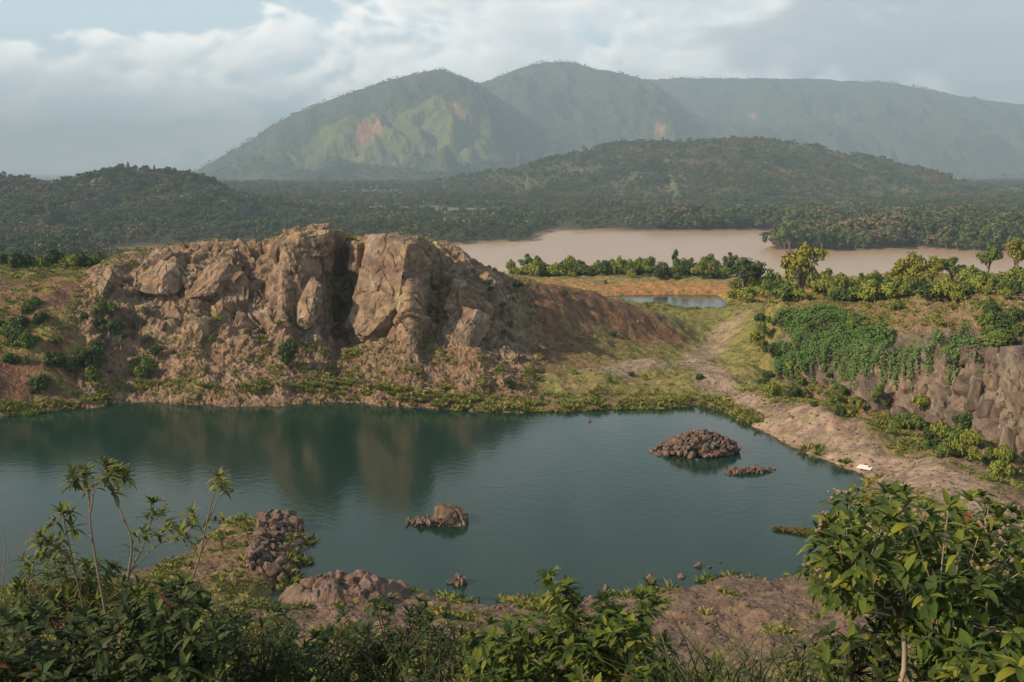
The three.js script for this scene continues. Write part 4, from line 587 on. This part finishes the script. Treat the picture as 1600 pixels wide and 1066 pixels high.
  mesh('slab', bodyG, M.rock, sl); for (const [x, y, z, sx, sy, sz, ry] of [[-2.6, 0.1, 0.2, 2.6, 1.5, 2.2, 0.4], [0.6, 0.3, -0.6, 2.4, 1.4, 2.0, -0.5], [3.0, 0, 0.3, 2.3, 1.3, 1.9, 0.9]]) { const q = slabGeo(930 + Math.round(x * 10), V(-11.6 + x, y, -67.5 + z), sx, sy, sz, 0.12, ry, 0.1, 0.62); q.translate(11.6, 0, 67.5); mesh('slab', q, M.rock, sl); } for (let i = 0; i < 130; i++) { const u = R() * 2 - 1, v = R() * 2 - 1, e = (1 - Math.abs(u) ** 3) * (1 - Math.abs(v) ** 3); rockAt('rock', i % 3 ? blockKinds[i % 8] : rockKinds[i % 9], V(u * 5, -1.25 + e * 2.9 + v * 0.3, v * 3.2), 0.16 + Math.pow(R(), 2) * 0.6, R, sl).material = blockMatsPink; }
  top(sl, 'rock_slab', 'pinkish broken rock slab on the near shore behind the dark shrubs', 'rock');
  // blocks of the outcrop and of the quarry wall
  const blockMats = [[1.25, 1.2, 1.2], [1.0, 0.95, 0.92], [1.5, 1.35, 1.15], [1.1, 0.95, 0.95]].map((c) => { const m = stoneMat.clone(); m.color.setRGB(...c); m.bumpScale = 0.12; return m; }), greyMats = [[0.95, 1.05, 1.1], [0.75, 0.82, 0.85], [1.25, 1.4, 1.42]].map((c) => { const m = stoneMat.clone(); m.color.setRGB(...c); m.bumpScale = 0.12; return m; });
  const host = (n) => scene.getObjectByName(n), setBlocks = (parent, lf, n, ok, s0, s1, mats, tilt, tall, seed) => { const Q = rng(seed); let k = 0; for (let i = 0; i < n * 60 && k < n; i++) { const q = Math.floor(Q() * lf.P.length), p = lf.P[q], row = lf.hull[q][2]; if (!ok(row, p, lf.rk(q))) continue; const s = lerp(s0, s1, Math.pow(Q(), 2.2)), m = mesh('block', blockKinds[Math.floor(Q() * 8)], mats[Math.floor(Q() * mats.length)], parent), N = lf.N[q].clone(); if (N.z < 0) N.negate(); m.position.copy(p).addScaledVector(N, -s * 0.42); m.scale.set(s * (0.8 + Q() * 0.5), s * tall * (0.7 + Q() * 0.6), s * (0.8 + Q() * 0.4)); m.rotation.set((Q() - 0.5) * 0.5, (Q() - 0.5) * 1.6, tilt + (Q() - 0.5) * 0.5); k++; } };
  setBlocks(host('rock_outcrop'), outcrop, 230, (row, p, rk) => row > 3.6 && row < 6.5 && p.x < 0 && rk > 0.6 && !(p.x > -24 && p.x < -13 && row > 4.9), 0.5, 2.4, blockMats, -0.45, 1, 61);
  setBlocks(host('rock_outcrop'), outcrop, 70, (row, p) => row > 1.4 && row < 3.8 && p.x < 2 && p.x > -52, 0.3, 1.0, blockMats, -0.3, 0.8, 62);
  setBlocks(host('quarry_wall'), wall, 250, (row, p, rk) => row > 1.9 && row < 4.4 && rk > 0.6 && p.x / -p.z > 0.305 && row < (p.x / -p.z < 0.45 ? 3.1 : 4.1), 0.5, 2.2, greyMats, 0.05, 1.35, 63);
  // great slabs of the outcrop: [photograph column, row, distance, half sizes, turn]
  for (const [px, py, D, sx, sy, sz, rx, ry, rz, k, m] of [[606, 438, 146.8, 7.2, 10.5, 4.8, -0.26, -0.33, -0.1, 0, 2], [556, 400, 150.5, 1.5, 3.4, 2, -0.1, -0.3, 0.05, 1, 0], [482, 475, 143.5, 2.6, 5.6, 1.6, -0.25, -0.5, -0.3, 2, 2], [490, 382, 149, 4.4, 2.9, 3.2, 0.12, 0.35, 0.22, 1, 3], [168, 440, 146.5, 1.9, 3.6, 1.5, -0.3, -0.5, -0.5, 2, 3], [714, 470, 149, 2.2, 5.2, 2.4, -0.4, -0.4, -0.15, 0, 1], [722, 512, 145.2, 4.2, 5.2, 2.8, -0.75, -0.3, -0.3, 2, 0], [335, 440, 148.2, 4.6, 5.2, 2.6, -0.85, -0.35, -0.3, 1, 0], [255, 432, 149.4, 4.2, 4.4, 2.4, -0.9, -0.35, -0.35, 0, 3]]) mesh('slab', slabGeo(840 + k * 31 + Math.round(px), at(px, py, D), sx, sy, sz, rx, ry, rz), M.rock, host('rock_outcrop'));
  // gravel and stones lying on the banks
  const spots = []; for (let i = 0; i < 60000 && spots.length < 14000; i++) { const d = 54 + R() * 110, x = (R() * 2 - 1) * d * 0.55, [, g] = groundCover(x, d); if (g > 0.45 || (d < 150 && polySD(POND, x, d) < -0.8)) continue; spots.push(V(x, groundY(x, d), -d)); }
  for (let i = 0; i < 22000; i++) { const k = Math.floor(R() * outcrop.P.length), row = outcrop.hull[k][2]; if (row > 4.2 || fbm(outcrop.P[k].x / 5, outcrop.P[k].y / 5, 44) < -0.02) continue; spots.push(outcrop.P[k].clone()); }
  const st = new THREE.InstancedMesh(rockGeo(900, 1, 1, 0.7, 0.8), new THREE.MeshStandardMaterial({ flatShading: true, vertexColors: true, roughness: 0.95 }), spots.length), o = new THREE.Object3D(), c = new THREE.Color();
  spots.forEach((p, i) => { const s = 0.03 + Math.pow(R(), 5) * 0.3; o.position.copy(p); o.scale.setScalar(s); o.rotation.set(R() * 6, R() * 6, R() * 6); o.updateMatrix(); st.setMatrixAt(i, o.matrix); c.setScalar(0.7 + R() * 0.6); st.setColorAt(i, c); });
  top(st, 'loose_stones', 'loose stones and rubble strewn over the banks and scree', 'rubble', null, 'stuff');
}
// white board at the water's edge
{
  const g = new THREE.Group(), a = onLevelSurf(1351, 734), s = new THREE.Shape([new THREE.Vector2(-0.62, -0.32), new THREE.Vector2(0.55, -0.36), new THREE.Vector2(0.62, 0.3), new THREE.Vector2(-0.5, 0.36)]);
  const e = new THREE.ExtrudeGeometry(s, { depth: 0.05, bevelEnabled: true, bevelSize: 0.01, bevelThickness: 0.01, bevelSegments: 1 }); e.rotateX(-Math.PI / 2 + 0.2);
  const m = mesh('white_board', e, M.white); m.position.copy(a).add(V(0, 0.12, 0.1)); m.rotation.y = -0.6; m.scale.set(1.2, 1.2, 1.2); top(m, 'white_board', 'flat white board lying at the water edge below the dirt road', 'board');
}

// ---------------------------------------------------------------- shrubs on the slope in front
const LG = [leafGeo(0.4, 0.25, 0.25), leafGeo(0.36, 0.35, 0.5), leafGeo(0.44, 0.2, 0.1), leafGeo(0.34, 0.3, 0.8)];
const SLIM = [leafGeo(0.24, 0.35, 0.35), leafGeo(0.22, 0.3, 0.7), leafGeo(0.27, 0.25, 0.15)];
const GREEN = [thinLeaf(0.06, 0.105, 0.015), thinLeaf(0.085, 0.135, 0.017), thinLeaf(0.125, 0.17, 0.02), thinLeaf(0.2, 0.22, 0.024), thinLeaf(0.045, 0.085, 0.02), thinLeaf(0.075, 0.12, 0.022)];
const DEEP = [thinLeaf(0.025, 0.05, 0.016), thinLeaf(0.034, 0.064, 0.018), thinLeaf(0.048, 0.082, 0.02), thinLeaf(0.08, 0.11, 0.024)];
const RED = thinLeaf(0.3, 0.035, 0.03), RUST = thinLeaf(0.28, 0.1, 0.025), TANF = thinLeaf(0.3, 0.22, 0.15);
const camPos = camera.position;
function fillLeaves(g, leaves, geos, limit = 300) { // the leaves that show largest are parts, the rest one mass
  leaves.sort((a, b) => V().setFromMatrixPosition(a.m).distanceTo(camPos) - V().setFromMatrixPosition(b.m).distanceTo(camPos));
  const inv = new THREE.Matrix4().makeTranslation(-g.position.x, -g.position.y, -g.position.z), rest = new Map();
  leaves.forEach((l, i) => { const m = l.m.clone().premultiply(inv); if (i < limit) { const q = mesh('leaf', geos[l.k], l.mat, g); q.applyMatrix4(m); } else { if (!rest.has(l.mat)) rest.set(l.mat, []); rest.get(l.mat).push(geos[l.k].clone().applyMatrix4(m)); } });
  for (const [mat, list] of rest) { const q = mesh('foliage', mergeGeometries(list), mat, g); q.userData.kind = 'stuff'; }
}
function whorl(out, tip, dir, n, len, mats, R, nk, open = 0.95) {
  const a = V().crossVectors(dir, Math.abs(dir.y) > 0.9 ? V(1, 0, 0) : UPV).normalize(), b = V().crossVectors(dir, a), t0 = R() * 6.28;
  for (let i = 0; i < n; i++) { const t = t0 + i * 2.4, o = open * (0.45 + 0.75 * (1 - i / n)) + (R() - 0.5) * 0.3, d = dir.clone().multiplyScalar(Math.cos(o)).addScaledVector(a, Math.sin(o) * Math.cos(t)).addScaledVector(b, Math.sin(o) * Math.sin(t)); const l = len * (0.6 + 0.5 * (1 - i / n) + R() * 0.25); out.push({ m: leafMatrix(tip.clone().addScaledVector(dir, -0.02 * (n - i) * len * 6 / n), d, l, (R() - 0.5) * 0.7, 0.85 + R() * 0.3), k: Math.floor(R() * nk), mat: mats[Math.min(mats.length - 1, Math.floor(R() * mats.length))] }); }
}
function shrub({ label, group, base, tips, len, mats, geos = LG, seed, n = 7, stemMat = M.twig, thick = 0.008, pairs = 3, flowers = 0, limit = 300, name = 'shrub', hub }) {
  const R = rng(seed), g = new THREE.Group(); g.position.copy(base); const loc = (p) => p.clone().sub(base), leaves = [], stems = [];
  // main limbs: cluster the tips round a few forks
  if (hub) { const m1 = base.clone().lerp(hub, 0.4).add(V(-0.04, 0.02, 0.03)), m2 = base.clone().lerp(hub, 0.75).add(V(0.03, 0, -0.02)); stems.push(tube([loc(base), loc(m1), loc(m2), loc(hub)], thick * 2, thick * 1.4, 8)); }
  const root = hub ?? base;
  const forks = []; const nf = Math.max(3, Math.round(tips.length / 9)); for (let i = 0; i < nf; i++) { const t = tips[Math.floor((i + 0.5) / nf * tips.length)]; forks.push((hub ?? base).clone().lerp(t, 0.35 + R() * 0.4).add(V((R() - 0.5) * 0.08, (R() - 0.3) * 0.06, (R() - 0.5) * 0.08))); }
  for (const f of forks) { const mid = root.clone().lerp(f, 0.5).add(V((R() - 0.5) * 0.12, 0.04, (R() - 0.5) * 0.12)); stems.push(tube([loc(root), loc(mid), loc(f)], thick * 1.3, thick * 0.8, 6)); }
  for (const t of tips) {
    let f = forks[0], bd = 1e9; for (const q of forks) { const dd = q.distanceTo(t); if (dd < bd) { bd = dd; f = q; } }
    const dir = t.clone().sub(f).normalize().add(V(0, 0.55, 0)).normalize(), m1 = f.clone().lerp(t, 0.5).add(V((R() - 0.5) * 0.05, -0.03, (R() - 0.5) * 0.05));
    stems.push(tube([loc(f), loc(m1), loc(t)], thick * 0.6, thick * 0.25, 4));
    whorl(leaves, t, dir, n + Math.floor(R() * 3), len, mats, R, geos.length);
    for (let k = 1; k <= pairs; k++) { const q = t.clone().lerp(m1, k / (pairs + 0.6)), s = V().crossVectors(dir, V(R() - 0.5, R() - 0.5, R() - 0.5)).normalize(); for (const sg of [1, -1]) leaves.push({ m: leafMatrix(q, s.clone().multiplyScalar(sg).addScaledVector(dir, 0.35).add(V(0, 0.05 - R() * 0.4, 0)), len * (0.75 + R() * 0.45), (R() - 0.5) * 0.9, 0.85 + R() * 0.3), k: Math.floor(R() * geos.length), mat: R() < 0.012 ? RUST : mats[Math.floor(R() * mats.length)] }); }
    if (R() < flowers) for (let q = 0; q < 5; q++) { const b = mesh('seed_head', SEED, TANF, g); b.position.copy(loc(t)).add(V((R() - 0.5) * 0.06, 0.02 + R() * 0.04, (R() - 0.5) * 0.06)); b.scale.setScalar(0.006 + R() * 0.004); }
  }
  mesh('stem', mergeGeometries(stems), stemMat, g); fillLeaves(g, leaves, geos, limit);
  return top(g, name, label, 'shrub', group);
}
const SEED = new THREE.IcosahedronGeometry(1, 1);
// tips of a shrub: points inside an outline surveyed from the photograph, spread over a depth
function tipsIn(poly, D, depth, n, seed, low = 1) { const R = rng(seed), out = []; let xs = poly.map((p) => p[0]), ys = poly.map((p) => p[1]); const x0 = Math.min(...xs), x1 = Math.max(...xs), y0 = Math.min(...ys), y1 = Math.max(...ys); for (let i = 0; out.length < n && i < n * 60; i++) { const px = lerp(x0, x1, R()), py = lerp(y0, y1, R()); if (polySD(poly, px, py) > 0) continue; const t = clamp((py - y0) / (y1 - y0), 0, 1); out.push(at(px, py, D + (R() - 0.5) * depth + (0.5 - t) * 0.35)); } return out; }
const slopeAt = (px, D) => { const x = (px - 800) / F * D; return V(x, groundY(x, D) + 0.02, -D); };
shrub({ label: 'large glossy leaved shrub with pale twisted trunk on the near slope', base: slopeAt(1440, 4.0), tips: tipsIn([[1290, 790], [1340, 765], [1390, 762], [1470, 775], [1530, 772], [1590, 790], [1650, 820], [1660, 1060], [1480, 1040], [1400, 960], [1285, 945], [1255, 895]], 4.0, 1.0, 225, 1001), len: 0.074, mats: GREEN, seed: 201, stemMat: M.palebark, thick: 0.0075, flowers: 0.25, hub: at(1412, 985, 4.05) });
shrub({ label: 'mid green leafy shrub filling in below the large glossy shrub', base: slopeAt(1420, 4.4), tips: tipsIn([[1290, 985], [1350, 955], [1450, 960], [1540, 950], [1640, 960], [1660, 1110], [1280, 1110]], 4.3, 0.7, 84, 1020), len: 0.08, mats: [...DEEP, GREEN[1], GREEN[2]], seed: 220 });
shrub({ label: 'yellow green leafy shrub low under the large glossy shrub', base: slopeAt(1560, 3.6), tips: tipsIn([[1500, 1010], [1560, 985], [1640, 990], [1660, 1120], [1480, 1120]], 3.4, 0.5, 46, 1002), len: 0.085, mats: GREEN, seed: 202 });
shrub({ label: 'bright green leafy shrub with a tall pointed top above the pond shore', base: slopeAt(880, 5.0), tips: [...tipsIn([[735, 985], [790, 965], [840, 960], [880, 940], [930, 950], [960, 960], [945, 1080], [740, 1090]], 4.9, 0.9, 125, 1003), ...tipsIn([[848, 905], [866, 880], [884, 905], [905, 950], [845, 950]], 4.9, 0.2, 12, 1004)], len: 0.074, mats: GREEN, seed: 203 });
shrub({ label: 'bright green leafy shrub beside bare pink ground', base: slopeAt(985, 4.9), tips: [...tipsIn([[940, 985], [985, 955], [1005, 990], [1040, 1000], [1045, 1090], [930, 1100]], 4.8, 0.8, 52, 1005), ...tipsIn([[940, 935], [955, 925], [965, 960], [945, 962]], 4.9, 0.2, 4, 1006), ...tipsIn([[1000, 930], [1015, 915], [1025, 940], [1005, 965]], 4.9, 0.2, 6, 1007)], len: 0.074, mats: GREEN, seed: 204 });
shrub({ label: 'dark narrow leaved shrub between the pink rock slab and bright green shrub', base: slopeAt(620, 5.4), tips: tipsIn([[490, 985], [540, 950], [600, 935], [660, 935], [715, 965], [735, 1010], [730, 1100], [480, 1100]], 5.4, 0.9, 150, 1008), len: 0.066, geos: SLIM, mats: DEEP, seed: 205 });
shrub({ label: 'dark narrow leaved shrub under the saplings beside the rock promontory', base: slopeAt(420, 5.2), tips: tipsIn([[330, 960], [380, 940], [440, 950], [490, 985], [500, 1100], [320, 1100]], 5.0, 0.8, 80, 1009), len: 0.07, geos: SLIM, mats: DEEP, seed: 206 });
shrub({ label: 'dark broad leaved shrub with a crimson leaf under the saplings', base: slopeAt(240, 4.6), tips: tipsIn([[150, 960], [210, 930], [270, 905], [320, 930], [345, 970], [360, 1100], [130, 1100]], 4.5, 0.8, 100, 1010), len: 0.074, mats: DEEP, seed: 207 });
shrub({ label: 'dark broad leaved shrub below the bare twigs', base: slopeAt(60, 4.5), tips: tipsIn([[-60, 990], [0, 965], [60, 950], [130, 955], [170, 975], [180, 1110], [-70, 1110]], 4.4, 0.8, 100, 1011), len: 0.074, mats: DEEP, seed: 208 });
shrub({ label: 'light green leafy shrub tangled round the foot of the saplings', base: slopeAt(120, 5.3), tips: tipsIn([[30, 880], [70, 835], [130, 860], [180, 880], [220, 905], [250, 950], [20, 960]], 5.3, 0.7, 90, 1012), len: 0.066, geos: SLIM, mats: [DEEP[2], DEEP[3], GREEN[2]], seed: 209 });
{ // the crimson leaf
  const m = mesh('crimson_leaf', LG[3], RED); m.applyMatrix4(leafMatrix(at(250, 918, 4.1), V(-0.15, -1, 0.1), 0.1, 0.6, 0.6)); m.geometry = LG[3]; top(m, 'crimson_leaf', 'crimson withered leaf hanging among the dark leaves under the saplings', 'leaf');
}
// slender saplings with rosettes of drooping leaves
function sapling(label, base, D, stems, seed, len = 0.1, mats = [GREEN[2], DEEP[3], GREEN[3], thinLeaf(0.16, 0.17, 0.075)]) {
  const R = rng(seed), g = new THREE.Group(), b = base; g.position.copy(b); const tubes = [], leaves = [];
  for (const [pts_, n, th] of stems) { const P = pts_.map(([px, py], i) => at(px, py, D + i * 0.04 * (seed % 2 ? 1 : -1))), Q = P.map((p) => p.clone().sub(b)); tubes.push(tube(Q, 0.0075 * th, 0.003 * th, 6)); const t = P[P.length - 1], dir = t.clone().sub(P[P.length - 2]).normalize().add(V(0, 0.3, 0)).normalize(); if (n) { whorl(leaves, t, dir, Math.ceil(n * 1.5), len * 0.8, mats, R, SLIM.length, 0.9); for (let q = 1; q < 4; q++) whorl(leaves, t.clone().addScaledVector(dir, -0.03 * q).add(V((R() - 0.5) * 0.11, (R() - 0.5) * 0.04, (R() - 0.5) * 0.11)), dir.clone().add(V((R() - 0.5) * 1.4, R() * 0.3, (R() - 0.5) * 1.4)).normalize(), Math.ceil(n * 0.9), len * 0.78, mats, R, SLIM.length, 1.2); } }
  mesh('stem', mergeGeometries(tubes), M.bark, g); fillLeaves(g, leaves, SLIM); return top(g, 'sapling', label, 'sapling', null);
}
sapling('tallest slender sapling with a wide drooping rosette of leaves', slopeAt(150, 5), 4.8, [[[[165, 960], [150, 880], [141, 820], [138, 770], [130, 735]], 10, 1], [[[141, 800], [150, 755], [165, 728]], 11, 0.7], [[[200, 900], [205, 845], [188, 800], [176, 772], [182, 738]], 11, 0.9], [[[138, 775], [122, 752], [112, 742]], 8, 0.6]], 401);
sapling('short sapling with a small rosette beside the tallest sapling', slopeAt(110, 5), 4.9, [[[[130, 950], [112, 870], [103, 830], [98, 800]], 11, 0.8], [[[110, 870], [80, 850], [62, 838]], 8, 0.5], [[[112, 880], [95, 862], [75, 850]], 8, 0.5]], 402, 0.09);
sapling('forked sapling with small leaf tufts on thin stems', slopeAt(220, 5), 5.0, [[[[185, 965], [205, 890], [225, 850], [236, 815], [240, 785]], 11, 0.9], [[[228, 850], [245, 830], [262, 822]], 8, 0.5], [[[222, 862], [215, 840], [225, 832]], 6, 0.5], [[[205, 892], [250, 850], [290, 835], [300, 824]], 6, 0.5]], 403, 0.085);
sapling('bending reddish sapling with leaf tufts leaning over the promontory', slopeAt(300, 5), 4.9, [[[[255, 1000], [290, 930], [312, 870], [322, 820], [333, 775], [342, 745]], 9, 0.9], [[[325, 815], [336, 790], [346, 765], [345, 750]], 6, 0.5], [[[318, 835], [300, 800]], 7, 0.5], [[[310, 872], [295, 845], [280, 832]], 6, 0.5], [[[312, 868], [330, 835], [350, 815]], 4, 0.4]], 404, 0.075);
sapling('bare dark twigs with a few dead buds', slopeAt(10, 4.7), 4.6, [[[[-5, 990], [5, 900], [8, 860], [4, 820]], 0, 0.6], [[[5, 900], [12, 880], [10, 850]], 0, 0.4], [[[50, 960], [35, 880], [22, 845]], 0, 0.4], [[[36, 885], [42, 850], [42, 830]], 0, 0.4]], 405);
// grass clumps in front
function clump(name, label, category, px, D, n, hpx, lean, cols, seed, w = 0.006, wide = 60) {
  const R = rng(seed), P = [], C = [], I = [], b = slopeAt(px, D), s = D / F, g = new THREE.Group(), cB = at(px, 1066, D).y - b.y; g.position.copy(b);
  for (let i = 0; i < n; i++) { const a = R() * 6.28, L = (hpx * s + Math.max(0, cB)) * (0.55 + R() * 0.55), ln = lean * (0.3 + R() * 0.9), x0 = (R() - 0.5) * wide * s, z0 = (R() - 0.5) * 0.3, dx = Math.cos(a) * ln, dz = Math.sin(a) * ln * 0.8, c = cols[Math.floor(R() * cols.length)], o = P.length / 3, S = 7, sx = -Math.sin(a + R()) * w, sz = Math.cos(a + R()) * w; for (let k = 0; k <= S; k++) { const t = k / S, q = (1 - t * t * t) * (0.6 + R() * 0.05), x = x0 + dx * L * t * t, y = L * (t - 0.45 * ln * t * t * t), z = z0 + dz * L * t * t; P.push(x - sx * q, y, z - sz * q, x + sx * q, y, z + sz * q); const v = 0.8 + R() * 0.1; C.push(...c.map((m) => m * v), ...c.map((m) => m * v)); if (k < S) I.push(o + k * 2, o + k * 2 + 1, o + k * 2 + 2, o + k * 2 + 1, o + k * 2 + 3, o + k * 2 + 2); } }
  const geo = new THREE.BufferGeometry(); geo.setAttribute('position', new THREE.Float32BufferAttribute(P, 3)); geo.setAttribute('color', new THREE.Float32BufferAttribute(C, 3)); geo.setIndex(I); geo.computeVertexNormals(); const q = mesh('blades', geo, crownMat, g); q.userData.kind = 'stuff'; top(g, name, label, category);
}
const GB = [[0.06, 0.085, 0.025], [0.085, 0.105, 0.03], [0.045, 0.065, 0.025]], DB = [[0.3, 0.24, 0.13], [0.22, 0.18, 0.09], [0.14, 0.13, 0.05]];
clump('grass_clump', 'broad bladed green grass clump beside the large glossy shrub', 'grass clump', 1150, 4.2, 230, 125, 0.9, GB, 501, 0.008, 170);
clump('grass_clump', 'thin green grass blades in front of the bright pointed shrub', 'grass clump', 690, 4.2, 90, 130, 0.55, GB, 502, 0.003, 190);
clump('grass_clump', 'arching dry straw grass behind the slender saplings', 'grass clump', 170, 5.6, 120, 190, 1.3, DB, 503, 0.0028, 160);
clump('grass_clump', 'green grass blades at the foot of the large glossy shrub', 'grass clump', 1330, 4.1, 170, 110, 0.8, GB, 504, 0.005, 220);
clump('grass_clump', 'dry straw grass under the bare twigs', 'grass clump', 10, 5.2, 60, 150, 1.2, DB, 505, 0.003, 80);
for (const [px, h, seed, l] of [[1225, 75, 601, 'weedy undergrowth of small leaves between the grass and the large glossy shrub'], [1060, 60, 602, 'weedy undergrowth of small leaves below the bare pink ground']]) shrub({ label: l, base: slopeAt(px, 4.6), tips: tipsIn([[px - 70, 1066 - h * 0.5], [px, 1066 - h], [px + 80, 1066 - h * 0.6], [px + 90, 1110], [px - 80, 1110]], 4.5, 0.6, 26, seed), len: 0.06, geos: SLIM, mats: DEEP, seed, n: 5 });

{ // unseen tree added left of the view so its shade falls over the shrubs
  for (const [x, d, h, k, l] of [[-11.5, 0.5, 5.8, 'roundMid', 'unseen round tree added on the camera hill to shade the saplings']]) plant(k, 'tree', l, 'tree', null, gp(x, d, -0.2), h, h * 0.95, 1 + x);
}
scene.traverse((o) => { if (o.isMesh) { o.castShadow = true; o.receiveShadow = true; } });
renderer.render(scene, camera);
